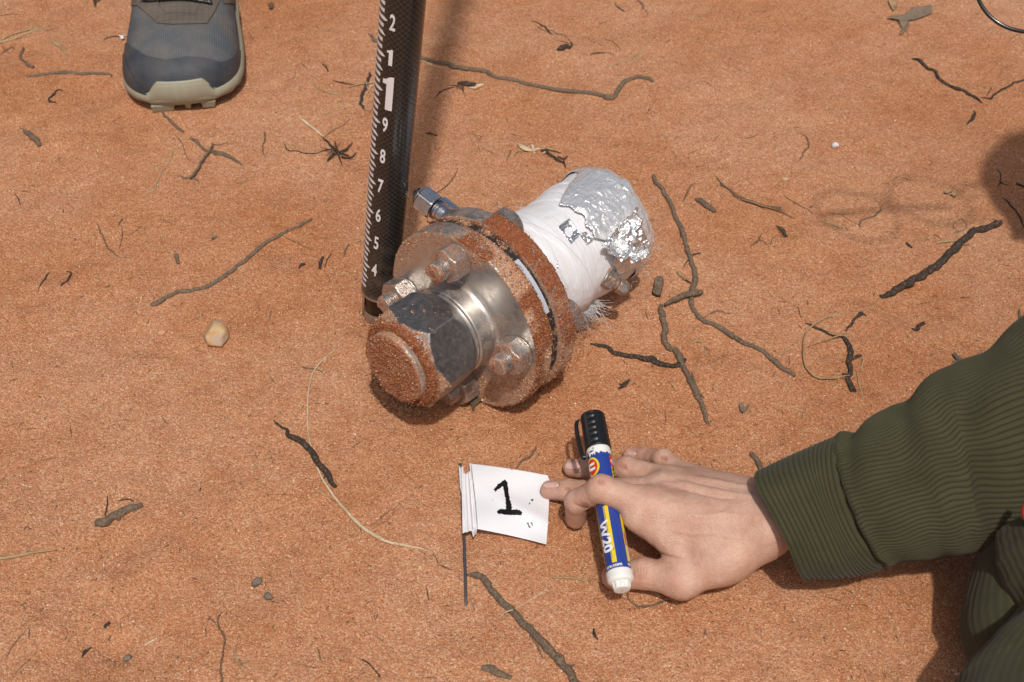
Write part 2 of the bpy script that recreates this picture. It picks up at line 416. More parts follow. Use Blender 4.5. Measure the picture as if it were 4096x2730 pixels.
TW = [
 # name, material, label, category, strands [(crop, pts, radii, lift mm)]
 ('dry_straw', 't', 'thick bundle of yellow dry straw at the left edge, left of the shoe', 'straw', [('TL', [(-40, 275), (150, 228), (350, 178)], [3.2, 2.4, 1]), ('TL', [(-30, 262), (120, 214), (345, 184)], [1.6, 1.4, .6], 1), ('TL', [(60, 262), (200, 236), (380, 208)], [.7, .6, .3])]),
 ('twig', 'g', 'short crooked grey twig with a knob at each end below the yellow straw', 'twig', [('TL', [(140, 290), (125, 335), (150, 385), (175, 420), (215, 435)], [3.2, 2.2, 2.2, 2.6, 4])]),
 ('twig', 'g', 'straight grey stick lying level, left of the shoe toe', 'stick', [('TL', [(178, 486), (350, 468), (520, 480), (690, 482), (706, 498)], [2.6, 2.6, 2.4, 2.2, 1.4])]),
 ('bark_curl', 'k', 'small curled black bark scrap below the straight stick on the left', 'bark', [('TL', [(408, 582), (372, 575), (338, 608), (312, 632), (320, 655), (362, 660)], [.7, 1.3, 1.8, 1.5, 2.4, 1]), ('TL', [(340, 600), (325, 620)], [1.6, 1.1])]),
 ('twig', 'g', 'thick stubby grey stick end near the left edge, below the shoe level', 'stick', [('TL', [(150, 815), (180, 840), (215, 875), (252, 918)], [2.2, 4.4, 4.6, 5]), ('TL', [(120, 800), (150, 815)], [.8, .8])]),
 ('twig', 'k', 'thin black twig poking out left of the shoe upper', 'twig', [('TL', [(640, 266), (680, 240), (730, 236), (800, 240)], [.9, 1.2, 1.4, 1.4])]),
 ('twig', 'g', 'dark stick coming out from under the shoe toe', 'stick', [('TL', [(985, 680), (1045, 745), (1095, 790), (1148, 832)], [1.6, 2.4, 2.2, 2.6])]),
 ('root', 'r', 'thin brown root running down right of the tan forked root', 'root', [('TL', [(1095, 850), (1135, 900), (1160, 960), (1222, 1032)], [.6, 1, .8, .5])]),
 ('root', 't', 'tan forked root below the shoe toe, left of the crossed twigs', 'root', [('TL', [(1135, 930), (1090, 950), (1070, 1010), (1020, 1080), (985, 1150), (965, 1200), (915, 1215)], [.5, 1.2, 1.2, 1.2, 1.5, 1.4, 2]), ('TL', [(1095, 960), (1082, 935)], [.8, .4])]),
 ('twig', 'g', 'split dark stick running down right, lower piece of the crossed pair', 'stick', [('TL', [(1198, 876), (1260, 915), (1330, 955), (1430, 985), (1525, 1046)], [3, 2.4, 2.6, 3, 1.4]), ('TL', [(1330, 945), (1400, 962), (1470, 995)], [1.4, 1.5, .8], 2)]),
 ('twig', 'g', 'T-footed grey twig lying across the split dark stick', 'twig', [('TL', [(1330, 892), (1300, 955), (1250, 1030), (1192, 1115)], [1.8, 1.8, 1.9, 2.2], 3), ('TL', [(1133, 1102), (1155, 1120), (1200, 1115), (1247, 1142)], [1.2, 1.8, 2, 1.8]), ('TL', [(1335, 905), (1380, 908), (1430, 896)], [.7, .6, .4], 2)]),
 ('twig', 'r', 'faint half buried brown twig right of the crossed pair', 'twig', [('TL', [(1660, 840), (1655, 890), (1645, 955), (1672, 1010)], [2.2, 1.2, 1, .5])]),
 ('splinter', 'p', 'bright cream wood splinter above the black root tangle', 'splinter', [('TL', [(1872, 742), (1900, 768), (1960, 808), (2030, 856)], [.5, 1.9, 2.1, 1.6], 1)]),
 ('root_tangle', 'k', 'black spidery root tangle left of the pole beside numeral 8', 'root', [('TL', [(1770, 895), (1820, 955), (1920, 975), (2000, 965), (2060, 940), (2110, 925)], [.5, 1, 1.1, 1, 1.2, 1]), ('TL', [(2030, 860), (2085, 920), (2130, 950), (2190, 975)], [1, 1.6, 1.8, 1.2], 2), ('TL', [(2050, 1010), (2100, 965), (2160, 935), (2210, 890)], [2, 1.5, 1.6, 1.2], 3), ('TL', [(2100, 880), (2110, 930), (2145, 1035)], [.6, 1.5, .8], 4), ('TL', [(2140, 985), (2200, 985), (2235, 950)], [1, 1.2, .6], 2), ('TL', [(2010, 930), (2090, 950), (2170, 990)], [.6, 1.1, .6], 4), ('TL', [(2040, 985), (2090, 945), (2140, 890)], [.6, 1, .5], 4)]),
 ('root', 't', 'thin tan root looping above the black root tangle', 'root', [('TL', [(2030, 858), (2080, 815), (2140, 790), (2200, 745)], [.6, .8, .7, .4], 2), ('TL', [(2120, 850), (2180, 820), (2260, 790)], [.7, .7, .4])]),
 ('root', 't', 'tan branching root with frayed end, left of the pole beside the big numeral', 'root', [('TL', [(1948, 500), (1985, 555), (2050, 590), (2130, 600)], [.5, 1, 1.4, 1.8]), ('TL', [(2050, 575), (2130, 580), (2145, 600)], [.6, 1, .8]), ('TL', [(2140, 580), (2145, 640), (2170, 690), (2215, 750)], [.7, 1, .9, .5]), ('TL', [(2090, 612), (2142, 604)], [.8, .8])]),
 ('twig', 'k', 'short dark twig above the tan frayed root, left of the pole', 'twig', [('TL', [(2092, 514), (2150, 530), (2240, 545)], [1, 1.6, 1])]),
 ('root', 'r', 'reddish root slanting down on the far left below the stubby stick', 'root', [('ML', [(608, -10), (640, 65), (680, 140), (758, 207)], [.9, 1.3, 1.2, .6])]),
 ('root', 'r', 'thin forked root right of the slanting reddish root', 'root', [('ML', [(762, 0), (764, 60), (742, 146)], [.6, 1.1, .7]), ('ML', [(780, 58), (830, 48), (885, 8)], [.4, .7, .7]), ('TL', [(740, 1412), (768, 1372)], [1.6, 1.4])]),
 ('twig', 'k', 'tiny dark twig alone near the left edge, above the pair of dark twigs', 'twig', [('TL', [(95, 1213), (112, 1240), (124, 1275)], [.6, 1, .7])]),
 ('twig', 'k', 'tiny black twig right of the shoe tip, upper of two', 'twig', [('TL', [(2022, 414), (2045, 432), (2060, 460)], [.8, 1.6, 1])]),
 ('root', 'r', 'hair-thin brown roots right of the shoe', 'root', [('TL', [(1872, 408), (1905, 430), (1938, 462)], [.4, .8, .5]), ('TL', [(1856, 445), (1848, 500), (1790, 532)], [.4, .6, .4])]),
 ('twig', 'r', 'thin brown twig touching the sand close to the right side of the shoe', 'twig', [('TL', [(1560, 203), (1578, 240), (1602, 280)], [.6, .9, .7])]),
 ('seed_husk', 't', 'tan split seed husk left of the shoe, below the yellow straw', 'husk', [('TL', [(315, 262), (355, 290), (395, 322), (432, 356)], [1.4, 2.8, 2.2, 1.2]), ('TL', [(276, 284), (345, 292)], [.6, .7]), ('TL', [(372, 278), (400, 272)], [1.8, 1])]),
 ('twig', 'k', 'dark twig end cut by the top edge left of the shoe', 'twig', [('TL', [(590, -30), (596, 10), (598, 48)], [3, 3.4, 1.5]), ('TL', [(600, 12), (630, 10)], [3, 1.4])]),
 ('twig', 'g', 'grey twig at the left edge above the yellow straw', 'twig', [('TL', [(-30, 122), (60, 108), (130, 106)], [.9, 1, .7])]),
 ('root', 'r', 'dark rootlet coil under the yellow straw at the left edge', 'root', [('TL', [(-10, 345), (30, 310), (75, 290), (95, 300)], [.8, 1.6, 2, 1]), ('TL', [(20, 300), (60, 330)], [.8, .8])]),
 ('stick', 'g', 'long smoothly curved grey stick left of the pole foot', 'stick', [('ML', [(950, 505), (985, 488), (1080, 440), (1150, 415), (1230, 400), (1350, 352), (1450, 288), (1560, 198), (1640, 130), (1750, 68), (1850, 28), (1948, -28)], [2.6, 3.8, 2.8, 2.9, 2.6, 3.2, 2.9, 3.2, 2.6, 2.6, 2.3, 2.6])]),
 ('twig', 'k', 'dark thin twig near the left edge at mid height, left of a pair', 'twig', [('ML', [(302, 272), (280, 310), (252, 365), (236, 412)], [1, 1.6, .9, .4])]),
 ('twig', 'k', 'hooked dark twig near the left edge at mid height, right of a pair', 'twig', [('ML', [(410, 264), (440, 298), (420, 335), (384, 376)], [.8, 1.7, 1.8, 2])]),
 ('twig', 'g', 'stubby grey twig piece above the long curved stick', 'twig', [('ML', [(1104, 194), (1110, 215), (1118, 242)], [2.8, 2.8, 2.2])]),
 ('twig', 'k', 'black peg-like twig right of the end of the long curved stick', 'twig', [('ML', [(2026, 208), (2012, 240), (2006, 280)], [2, 2.4, 2]), ('ML', [(2076, 188), (2052, 230), (2036, 272)], [.8, .9, .6])]),
 ('twig', 'k', 'dark half buried twig end just left of the black peg-like twig', 'twig', [('ML', [(1875, 268), (1890, 248), (1914, 240)], [1, 2.4, 1.6])]),
 ('twig', 'r', 'short bent brown twig on the sand left of the pole collar', 'twig', [('ML', [(2190, 130), (2165, 165), (2158, 200)], [1.3, 1.5, .8])]),
 ('root', 't', 'hair-thin tan roots over the cracked earth lump', 'root', [('ML', [(1780, 72), (1850, 100), (1965, 158)], [.4, .6, .4], 2), ('ML', [(1850, 95), (1945, 65)], [.5, .6]), ('ML', [(1440, 315), (1530, 402)], [.4, .3])]),
 ('fibre', 'p', 'hair-thin pale fibre curving below the tan stone', 'fibre', [('ML', [(1290, 758), (1305, 800), (1345, 845), (1425, 878)], [.3, .4, .4, .3])]),
 ('dry_grass', 'p', 'long pale grass stem arcing left of the flag', 'grass', [('F', [(1340, 1403), (1305, 1428), (1270, 1465), (1248, 1505), (1236, 1560), (1230, 1630), (1231, 1710), (1243, 1785), (1262, 1850), (1290, 1920), (1344, 2000), (1380, 2044), (1433, 2097), (1490, 2138), (1555, 2168), (1640, 2186), (1680, 2192), (1722, 2203)], [.6, .8, 1, .9, .9, .9, .9, .9, 1, 1.2, 1.5, 1.9, 2.2, 2.2, 1.8, 1.6, .9, .4], 1)]),
 ('stick', 'k', 'black crooked stick crossing the pale grass stem', 'stick', [('F', [(1091, 1686), (1115, 1705), (1145, 1724), (1155, 1745), (1190, 1763), (1231, 1795), (1270, 1842), (1300, 1880), (1322, 1915), (1345, 1945)], [1, 1.6, 1.6, 3.2, 3.8, 3.6, 3.6, 4, 3.6, 3.6], 1), ('BL', [(2192, 150), (2185, 185), (2160, 215)], [1.2, 1.3, .7])]),
 ('root', 'r', 'short brown root crossing the upper part of the pale grass stem', 'root', [('ML', [(1885, 890), (1925, 903), (1990, 912), (2030, 937)], [1.2, 1.5, 1, .5])]),
 ('root', 't', 'hair-thin straight root running right from the pale grass stem', 'root', [('ML', [(1800, 940), (1970, 955), (2080, 958), (2195, 968)], [.3, .4, .4, .3])]),
 ('stick', 'g', 'thick rough bark-covered stick piece at lower left', 'stick', [('BL', [(645, 498), (690, 492), (730, 465), (800, 432), (860, 405), (900, 395), (955, 366)], [5.2, 5.8, 5.2, 5.4, 4.8, 4.6, 4.8]), ('BL', [(770, 455), (810, 470)], [4, 2.4])]),
 ('twig', 'k', 'thin black twigs standing by the rough bark-covered stick', 'twig', [('BL', [(795, 346), (860, 336), (900, 350)], [.6, 1.2, .8]), ('BL', [(725, 322), (718, 380), (708, 445)], [.4, .8, .7], 2)]),
 ('dry_grass', 't', 'brown dry grass stem at the left edge low in the picture', 'grass', [('BL', [(-40, 742), (60, 732), (160, 718), (260, 695), (382, 672)], [2, 2, 1.9, 1.4, .9], 1), ('BL', [(150, 716), (270, 700), (380, 674)], [.6, .6, .4], 2)]),
 ('dry_grass', 't', 'thin grey straw low at the left edge, above the brown grass stem', 'grass', [('BL', [(-10, 262), (45, 212), (95, 160)], [.9, .9, .4])]),
 ('straw_bit', 'p', 'short pale straw bit near the left edge, above the bark-covered stick', 'straw', [('BL', [(132, 218), (170, 232), (216, 238)], [.5, .9, .6])]),
 ('straw_bit', 't', 'short tan straw bit in the bare sand low left of the flag', 'straw', [('BL', [(1358, 886), (1415, 834)], [.6, .9])]),
 ('root', 'r', 'branched brown root running to the bottom edge, left of the flag wire', 'root', [('BL', [(1492, 1095), (1478, 1140), (1470, 1195), (1508, 1270), (1508, 1350), (1498, 1420), (1490, 1570), (1488, 1620)], [.5, 1, 1.3, 1.4, 1.2, 1.2, 1.3, 1.2]), ('BL', [(1390, 1150), (1435, 1165), (1470, 1205)], [.5, .9, .8])]),
 ('grass_curl', 't', 'curled grass tuft by the branched brown root near the bottom edge', 'grass', [('BL', [(1588, 1325), (1572, 1385), (1600, 1435), (1640, 1465), (1668, 1466)], [.5, 1.2, 1.2, 1.2, .8]), ('BL', [(1580, 1345), (1588, 1400), (1625, 1440), (1680, 1445)], [.5, .9, 1, 1]), ('BL', [(1650, 1400), (1680, 1450)], [.6, .8])]),
 ('twig', 'k', 'small black pointed leaf-like twig low at left', 'twig', [('BL', [(552, 1388), (570, 1352), (612, 1320)], [.8, 2.4, .8])]),
 ('twig', 'k', 'small dark stub above the black pointed twig low at left', 'twig', [('BL', [(697, 1188), (735, 1152)], [1.6, 2])]),
 ('splinter', 'p', 'short pale splinter near the bottom edge at left', 'splinter', [('BL', [(968, 1302), (1044, 1256)], [.9, 1.2])]),
 ('root', 'r', 'faint long root slanting to the lower left corner', 'root', [('BL', [(28, 1432), (70, 1365), (110, 1310), (150, 1262), (190, 1215)], [.6, .8, .8, .6, .5]), ('BL', [(90, 1545), (150, 1480), (212, 1422)], [.4, .6, .5])]),
 ('twig', 'r', 'thin reddish twig near the bottom edge, left of the flag wire', 'twig', [('BM', [(285, 995), (298, 1030), (306, 1090)], [.5, .9, .7])]),
 ('twig', 'k', 'thin dark twig slanting near the bottom edge, left of the flag wire', 'twig', [('BM', [(585, 1078), (640, 1110), (670, 1145), (697, 1188)], [.9, .8, .8, 1.2])]),
 ('stick', 'g', 'long knobbly grey stick from the flag wire to the bottom edge', 'stick', [('BM', [(1285, 488), (1345, 500), (1400, 520), (1432, 550), (1455, 600), (1520, 672), (1600, 740), (1690, 842), (1745, 900), (1795, 955), (1870, 1030), (1915, 1065), (1935, 1110), (2045, 1232), (2120, 1330)], [1.8, 3.6, 4.2, 4, 4, 4.2, 4.2, 4.8, 4.5, 4.8, 4.6, 5.4, 4.4, 4.8, 4.8]), ('BM', [(1725, 932), (1765, 985), (1795, 1040), (1826, 1072)], [.6, 1.1, .8, .5]), ('BM', [(1985, 1130), (1995, 1105), (2020, 1095)], [1.2, 1.6, .8])]),
 ('fibre', 'p', 'pale thin rootlet lying across the long knobbly grey stick', 'fibre', [('BM', [(1510, 802), (1545, 755), (1600, 735)], [.4, .7, .6], 7), ('BM', [(1600, 735), (1680, 690), (1760, 640), (1822, 600), (1826, 575), (1780, 505)], [.6, .5, .4, .4, .3, .3], 1), ('BM', [(1655, 705), (1720, 668), (1822, 618)], [.4, .5, .3], 1)]),
 ('straw', 't', 'brown splintery straw between the flag and the thumb', 'straw', [('BM', [(1845, 520), (1900, 516), (1990, 520), (2060, 530), (2175, 540)], [.3, 1, 1.6, 1.4, 1.1], .6), ('BM', [(1960, 522), (2080, 522), (2120, 535)], [.5, .7, .4], 2)]),
 ('bark_piece', 'g', 'flat weathered bark piece near the bottom edge, right of the flag wire', 'bark', [('BM', [(1395, 1120), (1450, 1130), (1510, 1160), (1578, 1188)], [5, 5.2, 5, 4.6])]),
 ('twig', 'k', 'small black curved twig below the thumb', 'twig', [('BM', [(2145, 862), (2148, 895), (2170, 932)], [1.2, 1.9, .9])]),
 ('root', 'r', 'hair-thin root meeting the pale grass stem from the right', 'root', [('BM', [(625, 186), (700, 130), (800, 60), (855, 5)], [.5, .5, .6, .4])]),
 ('fibre', 't', 'hair-thin tan rootlet left of the flag wire', 'fibre', [('BM', [(975, 372), (1070, 392), (1150, 406), (1200, 395), (1262, 380)], [.3, .5, .6, .5, .4])]),
 ('fibre', 't', 'hair-thin hooked rootlet left of the marker pen end', 'fibre', [('HZ', [(882, 990), (905, 998), (935, 990), (942, 955)], [.3, .5, .4, .3])]),
 ('twig', 'g', 'small grey twig standing behind the flag top edge', 'twig', [('HZ', [(522, 528), (555, 490), (600, 465), (632, 418)], [1.3, 1.5, 1.3, 1.9], 1)]),
 ('stick', 'g', 'dark flat stick end beside the cuff above the wrist', 'stick', [('HZ', [(1862, 445), (1885, 480), (1910, 530), (1935, 590)], [3.8, 4, 3.8, 3.4])]),
 ('stick', 'g', 'long grey stick passing behind the pole with an upturned end', 'stick', [('TM', [(135, 245), (200, 290), (350, 355), (520, 430), (650, 470), (800, 505), (950, 525), (1010, 548), (1080, 580), (1250, 615), (1450, 650), (1700, 682), (1820, 705), (1900, 716), (1935, 668), (1965, 620), (2010, 590), (2100, 570), (2205, 595)], [2, 3.2, 3.2, 3.2, 3.6, 3.4, 3.6, 3.6, 3.3, 3.5, 3.5, 3.6, 3.6, 4, 3.6, 3.8, 3.6, 3.2, 3.6])]),
 ('bark_strip', 'p', 'peeled cream bark strip under the long stick right of the pole', 'bark', [('TM', [(505, 440), (560, 468), (620, 495), (712, 512)], [1.2, 1.6, 1.5, 1])]),
 ('dead_twig', 'k', 'black twig with thin offshoots and a dark bud above the long stick', 'twig', [('TM', [(1308, 160), (1360, 178), (1415, 205), (1440, 235), (1465, 262)], [.5, 1.2, 1.6, 1.6, 1.1]), ('TM', [(1430, 222), (1500, 255), (1560, 280), (1605, 322)], [.6, .7, .6, .7]), ('TM', [(1495, 385), (1530, 375), (1565, 360), (1600, 368)], [2.6, 5, 5, 3]), ('TM', [(1500, 312), (1560, 325), (1640, 345)], [.5, .9, .5]), ('TM', [(1600, 320), (1608, 345), (1600, 370)], [1, 1.6, 1.2]), ('TM', [(1340, 190), (1400, 230), (1465, 268)], [.4, .6, .4])]),
 ('twig', 'r', 'thin brown twig right of the dark bud', 'twig', [('TM', [(1838, 300), (1890, 312), (1930, 345), (1962, 372)], [.6, 1.2, 1, .5])]),
 ('twig', 'k', 'faint black twig below the thin brown one, right of the dark bud', 'twig', [('TM', [(1740, 412), (1790, 402), (1850, 404)], [.9, 1.5, .6]), ('TM', [(1745, 318), (1790, 335), (1815, 355)], [.3, .5, .4]), ('TM', [(1850, 400), (1910, 412)], [.4, .6])]),
 ('dry_grass', 't', 'thin arched tan grass blade near the top middle', 'grass', [('TM', [(1838, 492), (1930, 480), (2020, 445), (2100, 385), (2150, 320), (2175, 250)], [.4, 1.3, 1.5, 1.3, 1, .4])]),
 ('twig', 'k', 'short black twig near the top edge, left of two', 'twig', [('TM', [(1918, 42), (1945, 70), (1988, 100)], [.8, 1.4, 1.6])]),
 ('twig', 'g', 'tan twig at the top edge, right of two', 'twig', [('TM', [(2050, -20), (2090, 25), (2120, 60), (2152, 122)], [1.5, 1.8, 1.5, .6])]),
 ('seed_pod', 'k', 'dark broken seed pod with thin legs below the long stick', 'seed pod', [('TM', [(610, 722), (660, 675), (700, 655), (780, 640)], [.7, 1.4, 1.2, 1]), ('TM', [(780, 615), (840, 622), (905, 632)], [2.5, 5.5, 4.2]), ('TM', [(700, 628), (760, 634), (820, 650)], [.5, .9, 1]), ('TM', [(810, 590), (818, 640), (822, 685)], [.8, 2, .6]), ('TM', [(770, 645), (810, 660), (830, 690)], [.6, .8, .4], 2)]),
 ('husk', 'p', 'cream husk tip on the dark broken seed pod', 'husk', [('TM', [(860, 648), (900, 655), (935, 640), (968, 632)], [1, 2.4, 3.2, 1.4], 1)]),
 ('flake', 'p', 'crumpled ivory flake above the white wrapped tube', 'flake', [('TM', [(1218, 1025), (1250, 1055), (1290, 1075), (1330, 1082), (1372, 1072)], [2.4, 4.6, 4.2, 2.6, 4], 1), ('TM', [(1318, 1050), (1335, 1105)], [2.4, 2]), ('TM', [(1395, 1108), (1415, 1098)], [1.6, 1.2], 2)]),
 ('dead_twig', 'k', 'knotted dark twig attached right of the ivory flake', 'twig', [('TM', [(1378, 1085), (1430, 1105), (1490, 1140), (1550, 1170)], [3, 2.8, 2.2, 3]), ('TM', [(1505, 1135), (1555, 1150), (1572, 1130)], [1.5, 2.2, 1]), ('TM', [(1548, 1165), (1555, 1190), (1562, 1222)], [1.5, 1.3, .9]), ('TM', [(1480, 1150), (1520, 1172)], [1.5, 1])]),
 ('straw_bit', 't', 'tan straw bit above the knotted dark twig', 'straw', [('TM', [(1415, 1072), (1460, 1085), (1525, 1102)], [1.5, 2, 1.2], 2)]),
 ('bark_strip', 'k', 'black peeling bark strip just left of the pole beside the big numeral', 'bark', [('TM', [(152, 528), (128, 590), (108, 650), (82, 720), (85, 770), (104, 805)], [2, 3, 3.2, 2.8, 2.6, 1]), ('TM', [(100, 808), (150, 815), (170, 815)], [.4, .7, .4])]),
 ('fibre', 'p', 'white wispy fibre clinging to the black bark strip beside the pole', 'fibre', [('TM', [(120, 690), (150, 640), (175, 620), (160, 600)], [.4, .6, .4, .3], 3), ('TM', [(130, 650), (165, 665), (178, 700)], [.3, .5, .4], 4), ('TM', [(118, 600), (130, 650), (170, 720)], [.3, .4, .3], 3)]),
 ('root', 't', 'tan rootlet crossing the black bark strip beside the pole', 'root', [('TM', [(-20, 640), (60, 622), (160, 610), (190, 615)], [.8, .9, .8, .5], 2)]),
 ('twig', 'k', 'short black twig right of the pole beside numeral 8', 'twig', [('TM', [(545, 962), (575, 972), (632, 990)], [.6, 1.7, 1.6])]),
 ('root', 'r', 'hair-thin wriggling roots between the pole and the ivory flake', 'root', [('TM', [(608, 1040), (625, 1085), (662, 1130)], [.4, .6, .4]), ('TM', [(850, 948), (900, 965), (955, 988), (910, 1020), (880, 1052)], [.3, .6, .7, .5, .3]), ('TM', [(950, 985), (932, 1040), (942, 1118)], [.5, .5, .3]), ('TM', [(585, 858), (630, 880), (672, 918)], [.4, .6, .3])]),
 ('twig', 'k', 'tiny dark twig left of the ivory flake', 'twig', [('TM', [(1165, 1088), (1135, 1158)], [.9, .7]), ('TM', [(1196, 1124), (1215, 1098), (1285, 1096)], [.5, .7, .4])]),
 ('root', 'g', 'long thin root ending at the left of the steel valve nozzle', 'root', [('F', [(1830, 685), (1790, 735), (1735, 775)], [.6, .8, .6], 1)]),
 ('stick', 'g', 'longest grey stick winding down right of the foil wrapped tube', 'stick', [('MR', [(155, 132), (180, 175), (225, 235), (255, 285), (290, 375), (325, 450), (345, 525), (370, 600), (392, 665), (402, 715), (392, 770), (378, 820), (380, 885), (405, 930), (440, 962), (540, 1012), (660, 1082), (790, 1152), (890, 1232), (975, 1280)], [3.2, 3.6, 3.4, 3.2, 3.3, 3.6, 3.2, 3.4, 3.4, 3.8, 3.8, 3.4, 3.4, 3.2, 3.2, 3.4, 3.2, 3.3, 3.5, 3.3]), ('MR', [(445, 948), (490, 930), (535, 912), (590, 928), (652, 924)], [.8, 1.2, 1.1, .9, .5])]),
 ('stick', 'g', 'short thick stick lying across the longest winding stick', 'stick', [('MR', [(452, 800), (400, 810), (310, 838), (228, 878)], [4, 4.2, 4, 3.6], 4)]),
 ('stick', 'g', 'crooked stick bending down below the short thick crossing stick', 'stick', [('MR', [(205, 885), (215, 965), (228, 1040), (240, 1115), (290, 1150), (325, 1205), (355, 1275), (400, 1380), (430, 1440), (455, 1510), (484, 1562)], [4.4, 4.2, 4, 4, 4.4, 4, 3.2, 3.8, 3.2, 3, 2.6]), ('MR', [(380, 1270), (405, 1370), (450, 1415)], [.7, 2.6, 1.2], 1), ('MR', [(250, 1130), (300, 1140)], [1.5, 1.2])]),
 ('stick', 'k', 'black knobbly stick running right from below the wrapped tube to the crooked stick', 'stick', [('A', [(1358, 790), (1385, 798), (1415, 812), (1455, 820), (1480, 826), (1497, 828), (1510, 835), (1545, 844), (1562, 838), (1574, 824)], [1.6, 2.6, 3.2, 3.4, 3.8, 4.8, 3.8, 3.4, 3.6, 2.6])]),
 ('twig', 'g', 'stubby cut stick right of the foil wrapped end', 'stick', [('MR', [(410, 272), (440, 290), (480, 315), (522, 340)], [3.8, 4.4, 4.6, 4])]),
 ('stick', 'r', 'splintered brown stick above the middle right', 'stick', [('MR', [(520, 152), (560, 195), (605, 240), (650, 272), (720, 300), (800, 322), (915, 340)], [1.2, 2.6, 2.2, 2.8, 2.6, 2.6, 1.6]), ('MR', [(780, 315), (870, 345), (970, 385)], [1, 1, .5], 2), ('MR', [(840, 335), (890, 325)], [2.8, 1.2]), ('MR', [(625, 250), (650, 295)], [.8, .4])]),
 ('bark_strip', 't', 'tan bark strip peeled along the splintered brown stick', 'bark', [('MR', [(535, 165), (570, 200), (600, 228)], [1, 1.6, .8], 2), ('MR', [(650, 275), (740, 308), (860, 342)], [.7, 1.1, .6], 3)]),
 ('root', 'r', 'thin wavy twig right of the splintered brown stick', 'root', [('MR', [(904, 252), (950, 282), (1000, 315), (1040, 335), (1076, 354)], [.8, 1, .9, .8, .6]), ('MR', [(1050, 325), (1068, 318)], [.7, 1.5])]),
 ('root', 'r', 'level thin root in the middle of the right side', 'root', [('MR', [(1148, 350), (1210, 352), (1260, 358), (1322, 350)], [.5, .8, .8, .5]), ('MR', [(1250, 372), (1300, 400), (1325, 412)], [.4, .6, .5])]),
 ('straw_bit', 't', 'short thick tan straw bit in the middle of the right side', 'straw', [('MR', [(1138, 398), (1190, 415), (1242, 438)], [1.6, 2.8, 2]), ('MR', [(1130, 410), (1150, 405)], [1.5, 1])]),
 ('twig', 'g', 'thin upturned twig right of the short thick straw bit', 'twig', [('MR', [(1352, 435), (1332, 410), (1365, 385), (1430, 365), (1450, 340), (1475, 298)], [1, 1.4, 1.5, 1.5, 1.3, .5]), ('MR', [(1260, 432), (1275, 452)], [1, .8])]),
 ('twig', 'k', 'black charred twig below the splintered brown stick', 'twig', [('MR', [(868, 428), (885, 440), (905, 462), (922, 492)], [1.6, 2.6, 3, 1.8]), ('MR', [(870, 445), (910, 500)], [.4, .4], 2)]),
 ('dead_twig', 'r', 'feathery dead twig left of the black charred one', 'twig', [('MR', [(716, 548), (745, 525), (770, 510), (782, 476)], [.7, 1.8, 1.8, .8]), ('MR', [(730, 530), (775, 515), (830, 555)], [.6, 1, .5]), ('MR', [(830, 540), (840, 505), (870, 485)], [.8, .7, .4])]),
 ('stick', 'k', 'thickest dark stick slanting at right, above the sleeve', 'stick', [('MR', [(1448, 806), (1480, 805), (1530, 790), (1580, 760), (1680, 705), (1760, 662), (1830, 600), (1890, 545), (1940, 490), (1990, 452), (2050, 440), (2110, 425), (2152, 405)], [2, 3.6, 4.6, 5.4, 5.8, 5.8, 5.4, 5.6, 5.2, 5, 4.6, 5.4, 5.2])]),
 ('twig', 'k', 'tiny black twig left of the thickest dark stick', 'twig', [('MR', [(1608, 518), (1625, 535), (1642, 545)], [1.6, 2.4, 1.6])]),
 ('straw_bit', 't', 'tan straw scraps with a black seed left of the thickest dark stick', 'straw', [('MR', [(1655, 492), (1700, 480), (1745, 492)], [.6, 1, .5]), ('MR', [(1660, 525), (1690, 500), (1715, 475)], [.5, .9, .5]), ('MR', [(1730, 485), (1748, 490)], [2.4, 2])]),
 ('straw', 't', 'yellow straw sliver tucked against the thickest dark stick', 'straw', [('MR', [(1778, 522), (1830, 515), (1902, 506)], [.9, 2.2, .9], 1), ('MR', [(1800, 530), (1850, 545)], [.5, .4])]),
 ('root_coil', 't', 'coiled nest of thin tan roots beside the thickest dark stick', 'root', [('MR', [(1880+38*math.cos(a)+35, 415+34*math.sin(a)) for a in np.linspace(0, 11.5, 26)], [.4, .6, .5], 1), ('MR', [(1845, 430), (1850, 400), (1862, 395)], [.5, .5, .3]), ('MR', [(1955, 380), (1990, 385), (2035, 418)], [.5, .9, .6]), ('MR', [(1890, 500), (1905, 460), (1960, 455)], [1, .9, .5])]),
 ('twig', 'k', 'thin black twig in the darker sand at the right edge, upper', 'twig', [('MR', [(2112, 112), (2140, 140), (2150, 180), (2196, 196)], [.8, .8, 1, .7]), ('MR', [(2150, 180), (2125, 198)], [.9, .5])]),
 ('twig', 'k', 'black twig leaving the right edge above the thickest stick', 'twig', [('MR', [(2160, 268), (2200, 310), (2235, 345), (2262, 395), (2275, 440)], [.9, 1.4, 1.4, 1.4, 1]), ('MR', [(2232, 184), (2290, 205)], [1.8, 1.8])]),
 ('charred_branch', 'k', 'black branching twig with three arms above the sleeve', 'twig', [('MR', [(1030, 970), (1075, 985), (1130, 1010), (1185, 1030), (1245, 1048)], [1.4, 2, 2, 1.8, 2]), ('MR', [(1262, 1015), (1275, 990), (1320, 950), (1355, 930), (1380, 935)], [1.6, 2, 2, 2.6, 1]), ('MR', [(1250, 1045), (1268, 1085), (1285, 1120), (1278, 1170), (1290, 1220), (1290, 1270), (1280, 1290)], [3, 3.6, 3, 3.4, 3.6, 3, 2.8]), ('MR', [(1270, 1285), (1285, 1320), (1305, 1365)], [3.2, 3.8, 3.6]), ('MR', [(1285, 1188), (1320, 1170), (1350, 1160)], [2, 2.4, 2]), ('MR', [(1240, 1272), (1275, 1275)], [1.6, 2])]),
